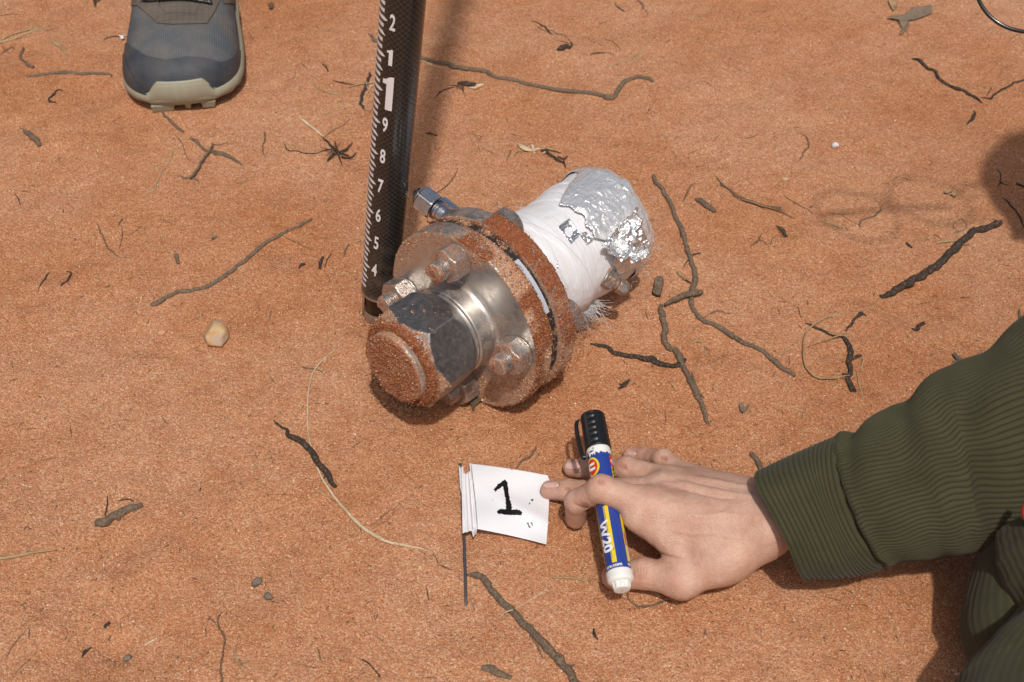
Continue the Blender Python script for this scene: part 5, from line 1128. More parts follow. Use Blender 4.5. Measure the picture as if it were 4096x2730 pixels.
pen_text('20', .0100, .224, -.60, M['white_paint'], .0004, 1.12, .0006)
wp = [(0, 1), (.22, 0), (.5, .8), (.78, 0), (1, 1)]; parts = []
for (x0, y0), (x1, y1) in zip(wp[:-1], wp[1:]):
    u_ = np.linspace(0, 1, 8); X_ = np.stack([x0+(x1-x0)*u_-.085, x0+(x1-x0)*u_+.085], -1); Y_ = np.stack([y0+(y1-y0)*u_]*2, -1)
    parts.append((pp(L_(.352)-X_*.0112, -.60+(Y_-.5)*.0070/RB, RB+.00045).reshape(-1, 3), gridF(8, 2)))
V, F = merge(parts); obj('lettering', V, F, M['white_paint'], pen, smooth=False)
pen_text('U', .0080, .670, -.85, M['white_paint'], .0006, 1.0, .00075)
pen_text('U', .0056, .694, 1.22, M['white_paint'], .0003, .9); pen_text('MARK', .0050, .62, 1.22, M['black_ink'], .0002, 1.0)
pen_text('GUARD', .0030, .255, 1.30, M['white_paint'], .0001, 1.0); pen_text('LABEL COATING', .0018, .177, 1.30, M['red'], 0, .9)
pen_text('ers.com', .0038, .108, -.35, M['white_paint'], .0001, 1.0, along=False)
pen_text('TM', .0014, .195, -.12, M['black_ink']); pen_text('*', .006, .112, 1.0, M['white_paint'], .0001, along=False)
fm = [(.735, -.9), (.732, -.7), (.728, -.75), (.738, -.6)]
n = 60; T_, A_ = np.meshgrid(np.linspace(.745, .778, n), np.linspace(-1.15, -.35, n), indexing='ij'); P = pp(L_(T_), A_, RB+.00035).reshape(-1, 3)
q = np.stack([T_.ravel()*40, A_.ravel()*1.2, T_.ravel()*0], -1); kk = (fbm(q, 4, 3, 5) > .60); F = gridF(n, n); V, F, _ = sub(P, F, kk[F].all(1))
obj('ink_smudge', V, F, M['black_ink'], pen)
n = 160; T_, A_ = np.meshgrid(np.linspace(.716, .754, 20), np.linspace(-1.7, 1.7, n), indexing='ij'); P = pp(L_(T_), A_, RB+.00022).reshape(-1, 3)
kk = (T_ > .747-.016*fbm(np.stack([A_*3, A_*0, A_*0], -1), 3, 3)**2*2).ravel(); F = gridF(20, n); V, F, _ = sub(P, F, kk[F].all(1)); obj('worn_label_edge', V, F, M['white_plastic'], pen)

# ------------------------------------------------------------------ person: hand, sleeve, shirt, head leaning in from the right
person = empty('person', Matrix.Translation(Vector(W(3600, 1950, 0.0))))
PO = np.array(person.location)
tag(person, 'crouching person in a green corduroy shirt reaching in to hold the marker', 'person')
def H(x, y, h): return W(*C('HD', x, y), h*.001)
J = {'wr': H(1960, 705, 56), 'fo': W(3520, 1950, .082), 'fo2': W(3950, 1820, .105),
     'iM': H(960, 640, 52), 'iP': H(600, 500, 62), 'iD': H(405, 600, 40), 'iT': H(398, 735, 13),
     'mM': H(1085, 500, 46), 'mP': H(640, 520, 30), 'mD': H(340, 515, 17), 'mT': H(195, 512, 10),
     'rM': H(1130, 440, 40), 'rP': H(800, 345, 31), 'rD': H(540, 352, 16), 'rT': H(370, 338, 9),
     'pM': H(1270, 415, 33), 'pP': H(1085, 275, 27), 'pD': H(950, 245, 15), 'pT': H(830, 240, 8),
     'tC': H(1560, 1030, 34), 'tM': H(1230, 1215, 24), 'tI': H(930, 1165, 19), 'tT': H(700, 1190, 12)}
def rc(p, a, b, ra, rb, sq=None):
    ab = b-a; h = np.clip(((p-a)@ab)/(ab@ab), 0, 1); q = p-a-h[:, None]*ab
    if sq is not None:
        ax, f = sq; q = q+(q@ax)[:, None]*ax*(f-1)
    return np.linalg.norm(q, axis=1)-(ra+(rb-ra)*h)
def smin(a, b, k):
    h = np.clip(.5+.5*(b-a)/k, 0, 1); return b*(1-h)+a*h-k*h*(1-h)
mm = .001; up = np.array([0, 0, 1.0])
def lerp(a, b, t): return J[a]*(1-t)+J[b]*t
FING = {'i': ('iM', 'iP', 'iD', 'iT', (13.0, 10.3, 9.2, 8.0)), 'm': ('mM', 'mP', 'mD', 'mT', (10.8, 9.8, 8.7, 7.7)),
        'r': ('rM', 'rP', 'rD', 'rT', (10.2, 9.5, 8.5, 7.5)), 'p': ('pM', 'pP', 'pD', 'pT', (9.0, 8.3, 7.3, 6.5))}
def finger(p, f):
    a, b, c, d, r = FING[f]; r = [x*mm*.955 for x in r]
    A, B, Cc, Dd = J[a], J[b], J[c], J[d]
    f1 = rc(p, A, B, r[0], r[1]*.98); f1 = smin(f1, np.linalg.norm(p-B, axis=1)-r[1]*.96, .003)
    f2 = rc(p, B, Cc, r[1]*.95, r[2]*.96); f3 = rc(p, Cc, Dd, r[2], r[3])
    return smin(smin(f1, f2, .003), f3, .003)
def hand_sdf(p):
    wr, fo = J['wr'], J['fo']
    d = rc(p, wr, fo, 24.5*mm, 29*mm, (up, 1.22)); d = smin(d, rc(p, fo, J['fo2'], 28*mm, 31*mm), .01)
    for a, off, ra, rb in (('iM', (.0, -.013, 0), 15, 12.5), ('mM', (0, -.002, .002), 16, 12), ('rM', (0, .007, 0), 15, 11.5), ('pM', (0, .015, -.002), 14, 11)):
        s = wr+np.array(off)+np.array([-.008, 0, 0]); d = smin(d, rc(p, s, J[a], ra*mm, rb*mm, (up, 1.05)), .011)
    # heel and thumb base
    d = smin(d, rc(p, H(1840, 900, 40), J['tC'], 17*mm, 18*mm), .014)
    d = smin(d, rc(p, J['tC'], J['tM'], 18*mm, 13*mm), .012)
    d = smin(d, rc(p, H(1450, 850, 40), J['iM'], 18*mm, 12*mm), .012)
    d = smin(d, rc(p, H(1500, 900, 34), H(1180, 880, 40), 16*mm, 9.5*mm), .014)      # muscle between thumb and index
    d = smin(d, rc(p, H(1150, 905, 38), H(870, 735, 48), 10*mm, 9*mm), .010)
    d = smin(d, rc(p, J['tM'], H(1190, 995, 34), 10*mm, 6.5*mm), .008)
    t = rc(p, J['tM'], J['tI'], 12.8*mm, 10.6*mm); t = smin(t, rc(p, J['tI'], J['tT'], 10.9*mm, 9.2*mm), .004)
    d = smin(d, t, .006)
    pal = d; out = None
    for f in 'imrp':
        g_ = smin(pal, finger(p, f), .006); out = g_ if out is None else np.minimum(out, g_)
    return np.minimum(out, pal)
def seed_mesh():
    """overlapping blobs, fused by a voxel remesh, give the starting surface"""
    parts = []
    def bl(a, b, ra, rb, n=8):
        for t in np.linspace(0, 1, n):
            c = a*(1-t)+b*t; r = ra+(rb-ra)*t
            th = np.linspace(.01, np.pi-.01, 12); ph = np.linspace(0, 2*np.pi, 18, endpoint=False); P_, T_ = np.meshgrid(ph, th, indexing='ij')
            D_ = np.stack([np.sin(T_)*np.cos(P_), np.sin(T_)*np.sin(P_), np.cos(T_)], -1).reshape(-1, 3); parts.append((c+D_*r, gridF(18, 12, True)))
    for f in 'imrp':
        a, b, c, d, r = FING[f]; bl(J[a], J[b], r[0]*mm, r[1]*mm); bl(J[b], J[c], r[1]*mm, r[2]*mm); bl(J[c], J[d], r[2]*mm, r[3]*mm); bl(J['wr'], J[a], .017, .012, 14)
    bl(J['wr'], J['fo'], .025, .03, 12); bl(J['fo'], J['fo2'], .03, .036, 10); bl(J['wr'], J['tC'], .018, .018); bl(J['tC'], J['tM'], .018, .013); bl(J['tM'], J['tI'], .0128, .0106); bl(J['tI'], J['tT'], .0109, .0092)
    bl(J['tC'], J['iM'], .017, .012, 12); bl(H(1500, 900, 34), H(1180, 880, 40), .016, .010); bl(H(1150, 905, 38), H(870, 735, 48), .010, .009); bl(J['tM'], H(1180, 985, 34), .010, .0065)
    V, F = merge(parts); return V, F
V, F = seed_mesh()
o = obj('body', V, F, None); md = o.modifiers.new('r', 'REMESH'); md.mode = 'VOXEL'; md.voxel_size = .00085
dg = bpy.context.evaluated_depsgraph_get(); me = bpy.data.meshes.new_from_object(o.evaluated_get(dg))
bpy.data.objects.remove(o)
V = np.zeros(len(me.vertices)*3, np.float32); me.vertices.foreach_get('co', V); V = V.reshape(-1, 3).astype(float)
F = np.zeros(len(me.loops), np.int32); me.loops.foreach_get('vertex_index', F)
assert all(p.loop_total == 4 for p in me.polygons)
F = F.reshape(-1, 4); bpy.data.meshes.remove(me)
def grad(f, p, e=.0002):
    return np.stack([(f(p+np.eye(3)[i]*e)-f(p-np.eye(3)[i]*e))/(2*e) for i in range(3)], -1)
def relax(V, F, it=1, w=.5):
    for _ in range(it):
        S = np.zeros_like(V); n = np.zeros(len(V))
        for a, b in ((0, 1), (1, 2), (2, 3), (3, 0)):
            np.add.at(S, F[:, a], V[F[:, b]]); np.add.at(S, F[:, b], V[F[:, a]]); np.add.at(n, F[:, a], 1); np.add.at(n, F[:, b], 1)
        V = V*(1-w)+w*S/n[:, None]
    return V
for k in range(4):
    d = hand_sdf(V); g_ = grad(hand_sdf, V); V = V-g_*(np.clip(d, -.004, .004)/(np.sum(g_*g_, 1)+1e-3))[:, None]
    V = relax(V, F, 1, .45)
d = hand_sdf(V); g_ = grad(hand_sdf, V); V = V-g_*(np.clip(d, -.003, .003)/(np.sum(g_*g_, 1)+1e-3))[:, None]
V = relax(V, F, 2, .4)
Nn = vnormals(V, F)
hx, hy, _ = proj(V); ox, oy, s_ = CROP['HD']; hx = (hx-ox)*s_; hy = (hy-oy)*s_       # hand-picture coordinates of every point
face = np.clip(Nn@((CAM-V.mean(0))/np.linalg.norm(CAM-V.mean(0))), 0, 1)
def seg(px, py, pts):
    best = np.full(px.shape, 1e9); along = np.zeros(px.shape); L0 = 0
    for (x0, y0), (x1, y1) in zip(pts[:-1], pts[1:]):
        dx, dy = x1-x0, y1-y0; l2 = dx*dx+dy*dy; t = np.clip(((px-x0)*dx+(py-y0)*dy)/l2, 0, 1)
        q = np.hypot(px-x0-t*dx, py-y0-t*dy); m = q < best; best = np.where(m, q, best); along = np.where(m, L0+t*math.sqrt(l2), along); L0 += math.sqrt(l2)
    return best, along/L0
D = np.zeros(len(V)); red = np.zeros(len(V)); dark = np.zeros(len(V))
def line(pts, amp, sig, taper=True):
    global D
    b, t = seg(hx, hy, pts); e = np.exp(-(b/sig)**2)*(np.sin(np.clip(t*.94+.03, 0, 1)*np.pi)**.5 if taper else 1)*(face > .15); D = D+amp*mm*e; return e
# extensor tendons and the long skin folds running to the wrist
line([(1060, 470), (1250, 470), (1450, 515), (1640, 545), (1800, 560)], 1.6, 22)
line([(1300, 410), (1480, 440), (1650, 475), (1860, 500)], 1.4, 18)
line([(1180, 440), (1380, 470), (1560, 505), (1700, 515)], .7, 14)
line([(1220, 500), (1400, 545), (1550, 578), (1650, 580)], -1.1, 10)
line([(1290, 448), (1450, 480), (1620, 520)], -1.2, 9)
line([(900, 580), (1000, 590), (1130, 620), (1300, 640)], .5, 30)
# veins
line([(1250, 700), (1400, 720), (1560, 690), (1750, 720)], .7, 15); line([(1150, 820), (1300, 860), (1480, 850), (1700, 900)], .6, 16)
# knuckle lumps
def lumpk(x, y, sx, sy, amp, rd=0):
    global D, red
    e = np.exp(-((hx-x)/sx)**2-((hy-y)/sy)**2)*(face > .1); D = D+amp*mm*e; red = red+rd*e
lumpk(1085, 470, 70, 30, .7, .6); lumpk(590, 460, 70, 45, .15, .45); lumpk(770, 335, 60, 35, .2, .3); lumpk(1095, 260, 55, 35, .15, .35)
lumpk(1270, 395, 50, 25, .6, .2); lumpk(960, 620, 90, 70, .5, .3); lumpk(900, 1160, 70, 60, .2, .35); lumpk(1200, 1210, 70, 70, .2, .3); lumpk(1170, 1245, 30, 25, .3, .2)
# wrinkles across the joints
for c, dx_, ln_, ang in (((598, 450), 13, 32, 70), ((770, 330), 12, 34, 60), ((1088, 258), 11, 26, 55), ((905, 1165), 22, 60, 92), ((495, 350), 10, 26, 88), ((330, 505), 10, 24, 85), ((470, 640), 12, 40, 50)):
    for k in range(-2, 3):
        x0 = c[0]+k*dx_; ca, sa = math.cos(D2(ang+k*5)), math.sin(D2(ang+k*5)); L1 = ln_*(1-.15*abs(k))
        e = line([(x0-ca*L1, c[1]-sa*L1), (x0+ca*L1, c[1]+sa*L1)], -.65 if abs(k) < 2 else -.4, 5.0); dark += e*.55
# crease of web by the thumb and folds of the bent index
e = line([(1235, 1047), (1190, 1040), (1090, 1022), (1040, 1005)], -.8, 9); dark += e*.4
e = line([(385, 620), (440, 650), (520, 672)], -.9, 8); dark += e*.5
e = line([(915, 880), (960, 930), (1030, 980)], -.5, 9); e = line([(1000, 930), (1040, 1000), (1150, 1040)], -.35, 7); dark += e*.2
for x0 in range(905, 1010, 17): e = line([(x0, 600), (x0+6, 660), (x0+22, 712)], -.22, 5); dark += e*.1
q = np.stack([hx, hy, hx*0], -1)
D = D+.26*mm*(fbm(q, .03, 4)-.5)*2+.05*mm*(vn(np.stack([hx*.35, hy, hx*0], -1), .12)-.5)*2
V2 = V+Nn*D[:, None]
# nails: bounded by a groove, raised plate
nail = np.zeros(len(V)); lun = np.zeros(len(V))
def nailat(x, y, ax_, ay_, ang, ht=.45):
    global nail, V2
    ca, sa = math.cos(D2(ang)), math.sin(D2(ang)); u = ((hx-x)*ca+(hy-y)*sa)/ax_; v = (-(hx-x)*sa+(hy-y)*ca)/ay_
    r = (np.abs(u)**2.6+np.abs(v)**2.6)**(1/2.6); ok = (face > .05)&(r < 2)
    m = sst(1.06, .94, r)*ok; nail = np.maximum(nail, m); lun[:] = np.maximum(lun, m*sst(.55, .85, -u))
    gr = np.exp(-((r-1.08)/.10)**2)*ok*(u > -.95)
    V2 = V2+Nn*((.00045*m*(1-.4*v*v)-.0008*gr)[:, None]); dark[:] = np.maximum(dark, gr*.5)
nailat(372, 320, 56, 30, -4); nailat(203, 470, 58, 24, -4); nailat(835, 228, 34, 17, -6); nailat(655, 1205, 17, 62, -14)
def m_skin():
    b = MB('skin'); n = b.noise(260, 4, .6); n2 = b.noise(60, 3, .5)
    c = b.mix(b.ramp(n2, [(.3, 0), (.7, 1)]), (.49, .275, .195), (.62, .405, .31))
    c = b.mix(b.math('MULTIPLY', b.ramp(n, [(.35, 1), (.6, 0)]), .22), c, (.46, .22, .15))
    c = b.mix(b.math('MULTIPLY', b.attr('red'), .62), c, (.58, .21, .15))
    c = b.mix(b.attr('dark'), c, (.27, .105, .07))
    c = b.mix(b.attr('nail'), c, (.70, .44, .38)); c = b.mix(b.attr('tip'), c, (.80, .66, .58))
    hh = b.noise(900, 3, .65); v = b.voro(750)
    return b.set(col=c, rough=b.mix(b.attr('nail'), (.50,)*3, (.28,)*3), spec=.4, sss=.10, nrm=b.bump(b.math('ADD', hh, v.outputs['Distance']),   .0004, .75),
                 **{'Subsurface Radius': (.012, .004, .002), 'Subsurface Scale': .25})
M['skin'] = m_skin()
pinkt = sum(np.exp(-(np.linalg.norm(V-J[k], axis=1)/.014)**2) for k in ('iT', 'mT', 'rT', 'pT', 'tT'))*.35
body_parts = [(V2, F, red+pinkt, dark, nail, lun)]

# head and neck, just outside the frame on the right
lc = W(4150, -108, .36); vd_ = (CAM-lc)/np.linalg.norm(CAM-lc)
hc = lc+np.array([.225, .055, -.02])
def head_pts():
    th = np.linspace(.01, np.pi-.01, 70); ph = np.linspace(0, 2*np.pi, 100, endpoint=False); P_, T_ = np.meshgrid(ph, th, indexing='ij')
    D_ = np.stack([np.sin(T_)*np.cos(P_), np.sin(T_)*np.sin(P_), np.cos(T_)], -1).reshape(-1, 3)
    x, y, z = D_.T                       # face looks along -x, crown +z
    r = np.stack([x*.094, y*.074, z*.112], -1)
    fr = np.clip(-x, 0, 1)
    jaw = np.clip(-z, 0, 1)
    r[:, 1] *= 1-.28*jaw*fr; r[:, 0] += -.010*jaw*fr+.012*jaw*(1-fr)
    def b_(cy, cz, sy, sz): return np.exp(-((y-cy)/sy)**2-((z-cz)/sz)**2)*(x < -.3)
    r[:, 0] -= .024*b_(0, -.22, .11, .14)+.012*b_(0, .02, .09, .16)+.007*b_(0, -.56, .2, .05)+.006*b_(0, -.66, .18, .05)+.008*b_(0, -.88, .22, .12)
    r[:, 0] -= .005*(b_(.3, .22, .25, .07)+b_(-.3, .22, .25, .07)); r[:, 0] += .009*(b_(.32, .05, .16, .09)+b_(-.32, .05, .16, .09))
    r[:, 0] -= .004*(b_(.33, .05, .10, .06)+b_(-.33, .05, .10, .06))+.002
    for sg in (-1, 1):
        e = np.exp(-((x-.05)/.10)**2-((z-.02)/.26)**2)*(y*sg > .6); r[:, 1] += sg*.016*e
    return r, gridF(100, 70, True)
fz = np.array([-.80, -.45, -.30]); fz /= np.linalg.norm(fz); fy = np.cross(np.array([.3, .1, .9]), fz); fy /= np.linalg.norm(fy)
HR = np.array([-fz, -fy, np.cross(-fz, -fy)]).T     # the face tips down towards the hand
r_, Fh_ = head_pts(); Vh_ = r_@HR.T+hc
z0 = np.zeros(len(Vh_)); body_parts.append((Vh_, Fh_, z0+.1, z0, z0, z0))
nk = spline(np.array([hc+np.array([.03, -.01, -.05]), hc+np.array([.075, -.07, -.085]), [.68, -.14, .24]]), 16)
Vn_, Fn_ = tube(nk, np.linspace(.058, .066, 16), 28); z0 = np.zeros(len(Vn_)); body_parts.append((Vn_, Fn_, z0, z0, z0, z0))
def put_skin(name, lst):
    Vb, Fb = merge([(a[0], a[1]) for a in lst]); cat_ = lambda i: np.concatenate([a[i] for a in lst])
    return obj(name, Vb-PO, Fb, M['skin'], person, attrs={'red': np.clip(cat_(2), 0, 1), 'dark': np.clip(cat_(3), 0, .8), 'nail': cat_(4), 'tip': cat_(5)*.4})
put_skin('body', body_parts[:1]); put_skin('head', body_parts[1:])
# hair: cap of short strands over the crown and back
rs = np.random.RandomState(5); parts = []
sel = np.where(((r_[:, 2] > .035) & (r_[:, 0] > -.075)) | ((r_[:, 0] > .015) & (r_[:, 2] > -.05)))[0]
nh = vnormals(Vh_, Fh_); 
if (nh*(Vh_-hc)).sum() < 0: nh = -nh
cap = Vh_+nh*.006; kf = np.isin(Fh_, sel).all(1); Vc_, Fc_, _ = sub(cap, Fh_, kf); hl = [(Vc_, Fc_)]
for i in rs.choice(sel, 1500):
    p = Vh_[i]+nh[i]*.003; d_ = nh[i]*.5+np.array([.6, 0, -.25])+rs.randn(3)*.3; d_ /= np.linalg.norm(d_); l = rs.uniform(.015, .03)
    hl.append(tube(np.array([p, p+d_*l*.5, p+d_*l-up*.004]), np.array([.0006, .0005, .0002]), 3, closed_ends=False))
Vx, Fx = merge(hl); obj('hair', Vx-PO, Fx, m_plain('brown_hair', (.055, .032, .02), .55, var=.2), person)

# corduroy
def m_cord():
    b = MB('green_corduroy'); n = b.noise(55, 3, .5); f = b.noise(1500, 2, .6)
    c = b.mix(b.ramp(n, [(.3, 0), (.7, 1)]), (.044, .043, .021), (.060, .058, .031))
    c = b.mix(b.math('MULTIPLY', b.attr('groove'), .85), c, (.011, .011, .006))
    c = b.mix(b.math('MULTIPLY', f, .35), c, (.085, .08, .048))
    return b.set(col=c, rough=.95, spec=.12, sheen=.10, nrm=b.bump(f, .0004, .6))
M['cord'] = m_cord()
def section(cx, cy, h, hx_, hy_):
    """centre pixel, height, half-width vector in pixels -> centre, radius, side direction"""
    c = W(cx, cy, h); _, _, d = proj(c); rr = math.hypot(hx_, hy_)*d/FPX
    a = math.radians(46.5); sd = np.array([hx_, -hy_*ct, -hy_*st]); return c, rr, sd/np.linalg.norm(sd)
def sleeve(name, secs, step, na, prof, ribs, parent, open_=True, squash=.86, thick=.0016):
    S = [section(*s[:5]) for s in secs]; sq = np.array([s[5] if len(s) > 5 else squash for s in secs])
    Cn = np.array([s[0] for s in S]); Rr = np.array([s[1] for s in S]); Sd = np.array([s[2] for s in S])
    Lg = np.linalg.norm(np.diff(Cn, axis=0), axis=1).sum(); n = int(Lg/step)
    P = spline(Cn, n); R = spline(np.c_[Rr, Rr], n)[:, 0]; Sd = spline(Sd, n); SQ = spline(np.c_[sq, sq], n)[:, 0]
    T = np.gradient(P, axis=0); T /= np.linalg.norm(T, axis=1)[:, None]
    tt_ = (CAM-P); 
    E1 = Sd; E2 = np.cross(T, E1); E2 /= np.linalg.norm(E2, axis=1)[:, None]
    f = np.sign((E2*tt_).sum(1))[:, None]; E2 = E2*f
    a = np.linspace(0, 2*np.pi, na, endpoint=False); u = np.linspace(0, 1, n)
    U_, A_ = np.meshgrid(u, a, indexing='ij'); dR, grv, shift = prof(U_, A_, Lg)
    Rq = R[:, None]*(1+dR)+ribs(U_, A_, Lg, R[:, None])
    X_ = P[:, None]+T[:, None]*shift[..., None]+E1[:, None]*(np.cos(A_)*Rq)[..., None]+E2[:, None]*(np.sin(A_)*Rq*SQ[:, None])[..., None]
    return X_.reshape(-1, 3), gridF(n, na, False, True), grv.ravel()
# cuff: wales run round the arm
def cuff_prof(u, a, L):
    ph = u*L/.00335*2*np.pi+.6*np.sin(a+.5); g_ = np.cos(ph); q = np.stack([u*2, np.cos(a), np.sin(a)], -1)
    d = .035*(fbm(q, 1.6, 2, 3)-.5)+.02*np.sin(a*2+u*2.5)*u+.055*np.exp(-((u-1.02)/.07)**2)*-1
    d = d-.04*np.exp(-(((a-4.9+np.pi) % (2*np.pi)-np.pi)/.16)**2)*sst(.25, .6, u)
    shift = -.016*np.sin(a)*(1-u*.6)-.006*np.cos(a*2)*(1-u)
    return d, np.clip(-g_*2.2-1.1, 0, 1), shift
def cuff_ribs(u, a, L, R):
    ph = u*L/.00335*2*np.pi+.6*np.sin(a+.5); return .0006*(np.abs(np.cos(ph/2))**.6*2-1)+.0005*np.sin(u*np.pi)
CUF = [(3168, 2092, .062, 105, 214, .70), (3270, 2065, .067, 108, 232, .76), (3380, 2030, .074, 110, 246, .82), (3478, 1992, .084, 108, 250, .84)]
cz = (3478, 1992, .084, 108, 250)
def sl_ph(u, a, L, R):
    w = .045*np.sin(u*34+np.sin(a)*2)*(u < .25)*(1-u/.25)
    q = np.stack([u*3, np.cos(a)*1.2, np.sin(a)*1.2], -1)
    return (a+.10*(fbm(q, 2.2, 3, 9)-.5)+.020*np.sin(u*40+a*3)*sst(.0, .1, u)*(1-sst(.5, .8, u))+.5*w+.22*u)*98
def sl_prof(u, a, L):
    q = np.stack([u*4, np.cos(a), np.sin(a)], -1)
    d = .10*(fbm(q, 1.4, 2, 5)-.5)
    # soft folds that cross the sleeve obliquely
    for (u0, w, amp, tw, ac, aw) in ((.035, .03, .040, .02, 3.5, 9), (.105, .035, -.055, .05, 3.6, 2.2), (.17, .055, .060, .07, 3.4, 2.0), (.30, .045, -.06, .09, 3.2, 1.8), (.40, .07, .07, .10, 3.2, 1.8), (.56, .05, -.06, .10, 3.0, 1.8), (.68, .08, .06, .1, 3, 2), (.23, .03, -.03, -.07, 5.2, 1.2), (.36, .03, -.03, -.08, 5.2, 1.3), (.48, .04, .03, -.08, 5.0, 1.3)):
        da = (a-ac+np.pi) % (2*np.pi)-np.pi
        d = d+amp*np.exp(-((u-u0-tw*np.sin(da))/w)**2)*np.exp(-(da/aw)**2)
    d = d+.022*np.sin(a*16+2*np.sin(a*3))*np.exp(-(u/.06)**2)-.03*np.exp(-(u/.02)**2)
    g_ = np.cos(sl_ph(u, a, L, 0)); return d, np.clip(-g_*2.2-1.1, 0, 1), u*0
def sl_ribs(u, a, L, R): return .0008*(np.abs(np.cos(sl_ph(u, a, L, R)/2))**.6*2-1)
SLV = [(3440, 2006, .0815, 105, 245, .84), (3560, 1968, .092, 92, 266, .83), (3690, 1910, .101, 78, 312, .80), (3830, 1850, .110, 70, 345, .78), (4000, 1790, .122, 60, 385, .78), (4200, 1680, .135, 50, 410, .9), (4500, 1500, .16, 30, 440, .9), (4900, 1250, .165, 0, 470, .9)]
V, F, gv = sleeve('sleeve', SLV, .0014, 700, sl_prof, sl_ribs, person)
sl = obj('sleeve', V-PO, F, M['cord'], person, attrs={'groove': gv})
V, F, gv = sleeve('cuff', CUF, .00055, 240, cuff_prof, cuff_ribs, person)
nn_ = vnormals(V, F); n1 = len(V)
V, F = shell(V, F, nn_*np.sign(((V-V.mean(0))*nn_).sum()), .0022)
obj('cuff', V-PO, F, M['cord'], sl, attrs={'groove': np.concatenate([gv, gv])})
# shirt front hanging at the lower right, lofted down the picture
def shirt(name, rows, depth, nu, step, ribn, amp, seed, parent, a0=-.2, a1=3.4):
    """rows: (edge px, py, height) ; surface rolls from the visible left edge round to the right"""
    E = np.array([W(x, y, h) for x, y, h in rows]); n = int(np.linalg.norm(np.diff(E, axis=0), axis=1).sum()/step); P = spline(E, n)
    a = np.linspace(a0, a1, nu); u = np.linspace(0, 1, n); U_, A_ = np.meshgrid(u, a, indexing='ij')
    q = np.stack([U_*3, A_*.7, A_*0], -1); w = A_*ribn+1.2*(fbm(q, 1.5, 2, seed)-.5)*4
    r = depth*(1+.16*(fbm(q, 1.7, 2, seed+2)-.5)+amp*np.sin(A_*5+U_*3+seed))+.00018*np.cos(w)
    rt = np.array([1, 0, 0]); X_ = P[:, None]+rt*(depth-r*np.cos(A_))[..., None]+np.array([0, -.25, .97])*(r*np.sin(A_)*1.1)[..., None]
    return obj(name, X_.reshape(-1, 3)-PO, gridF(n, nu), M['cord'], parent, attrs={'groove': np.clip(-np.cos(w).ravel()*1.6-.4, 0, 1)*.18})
E_ = lambda x, y: C('HR', x, y)
def rows(pts, hs): return [(*E_(x, y), h) for (x, y), h in zip(pts, hs)]
st_ = shirt('shirt_front', rows([(1330, 560), (1262, 720), (1180, 830), (1135, 930), (1085, 1040), (1052, 1130), (1030, 1230), (1018, 1330), (1030, 1410), (1060, 1480), (1100, 1600), (1150, 1750)], [.13, .12, .105, .09, .075, .065, .056, .05, .046, .044, .042, .04]), .042, 240, .0015, 40, .02, 2, person, -.5, 3.3)
shirt('shirt_fold', rows([(1210, 1290), (1125, 1385), (1065, 1450), (1010, 1520), (975, 1580), (930, 1680), (900, 1800)], [.085, .078, .07, .065, .062, .06, .06]), .055, 220, .0015, 56, .02, 5, st_, -.4, 3.3)
shirt('shirt_fold', rows([(1152, 930), (1165, 1000), (1190, 1090), (1225, 1180), (1290, 1300)], [.112, .110, .106, .102, .098]), .034, 180, .0015, 34, .04, 8, st_, -.6, 3.3)
# red cord end showing at the shirt opening
rp = np.array([W(*E_(1286, 805), .150), W(*E_(1274, 835), .148), W(*E_(1277, 868), .145), W(*E_(1300, 900), .142)])
V, F = tube(spline(rp, 20), .0024, 10); obj('red_cord', V-PO, F, m_plain('red_cord', (.55, .02, .012), .6), person)
# back of the shirt, shoulders and trousers outside the frame
bk = spline(np.array([[.63, -.08, .22], [.66, -.16, .25], [.72, -.38, .27], [.80, -.62, .26], [.82, -.80, .22]]), 60)
V, F = tube(bk, np.interp(np.linspace(0, 1, 60), [0, .15, .5, .8, 1], [.08, .15, .17, .16, .15]), 120, .0, flat=.8); z0 = np.cos(np.tile(np.linspace(0, 2*np.pi, 120, endpoint=False)*60, len(V)//120))*.5
obj('shirt_back', V-PO, F, M['cord'], person, attrs={'groove': np.clip(z0, 0, 1)})
tr = m_plain('dark_trousers', (.045, .045, .05), .9, var=.2, vs=60, bumpd=.002)
for sy in (-.09, .09):
    lg = spline(np.array([[.84+sy*.5, -.78, .2], [.60+sy, -.92, .20], [.52+sy, -.98, .12], [.75+sy, -1.06, .07], [1.0+sy, -1.1, .06]]), 50)
    V, F = tube(lg, np.interp(np.linspace(0, 1, 50), [0, .3, .6, 1], [.10, .085, .065, .05]), 28); obj('trouser_leg', V-PO, F, tr, person)

# spectacles on the face
gl = empty('eyeglasses', Matrix.Translation(Vector(hc))); tag(gl, 'rim of a thick dark framed pair of eyeglasses in the top right corner', 'eyeglasses')
def circ(c, ex, ey, rx, ry, n=120): a = np.linspace(0, 2*np.pi, n, endpoint=False); return c+np.outer(np.cos(a), ex)*rx+np.outer(np.sin(a), ey)*ry
nf = np.array([-.80, -.25, .55]); nf /= np.linalg.norm(nf)
exg = np.cross(nf, up); exg /= np.linalg.norm(exg); eyg = np.cross(exg, nf)
M['frame'] = m_plain('dark_frame', (.012, .013, .015), .22, var=.1, coat=.3)
M['lens'] = MB('lens_glass').set(col=(.75, .72, .72), rough=.05, alpha=.01)
def ringtube(P, r1, r2):
    n = len(P); T = np.roll(P, -1, 0)-np.roll(P, 1, 0); T /= np.linalg.norm(T, axis=1)[:, None]; c = P.mean(0); O_ = P-c; O_ = O_-T*(O_*T).sum(1)[:, None]; O_ /= np.linalg.norm(O_, axis=1)[:, None]; B = np.cross(T, O_)
    a = np.linspace(0, 2*np.pi, 12, endpoint=False)
    return (P[:, None]+O_[:, None]*(np.cos(a)*r1)[None, :, None]+B[:, None]*(np.sin(a)*r2)[None, :, None]).reshape(-1, 3), gridF(n, 12, True, True)
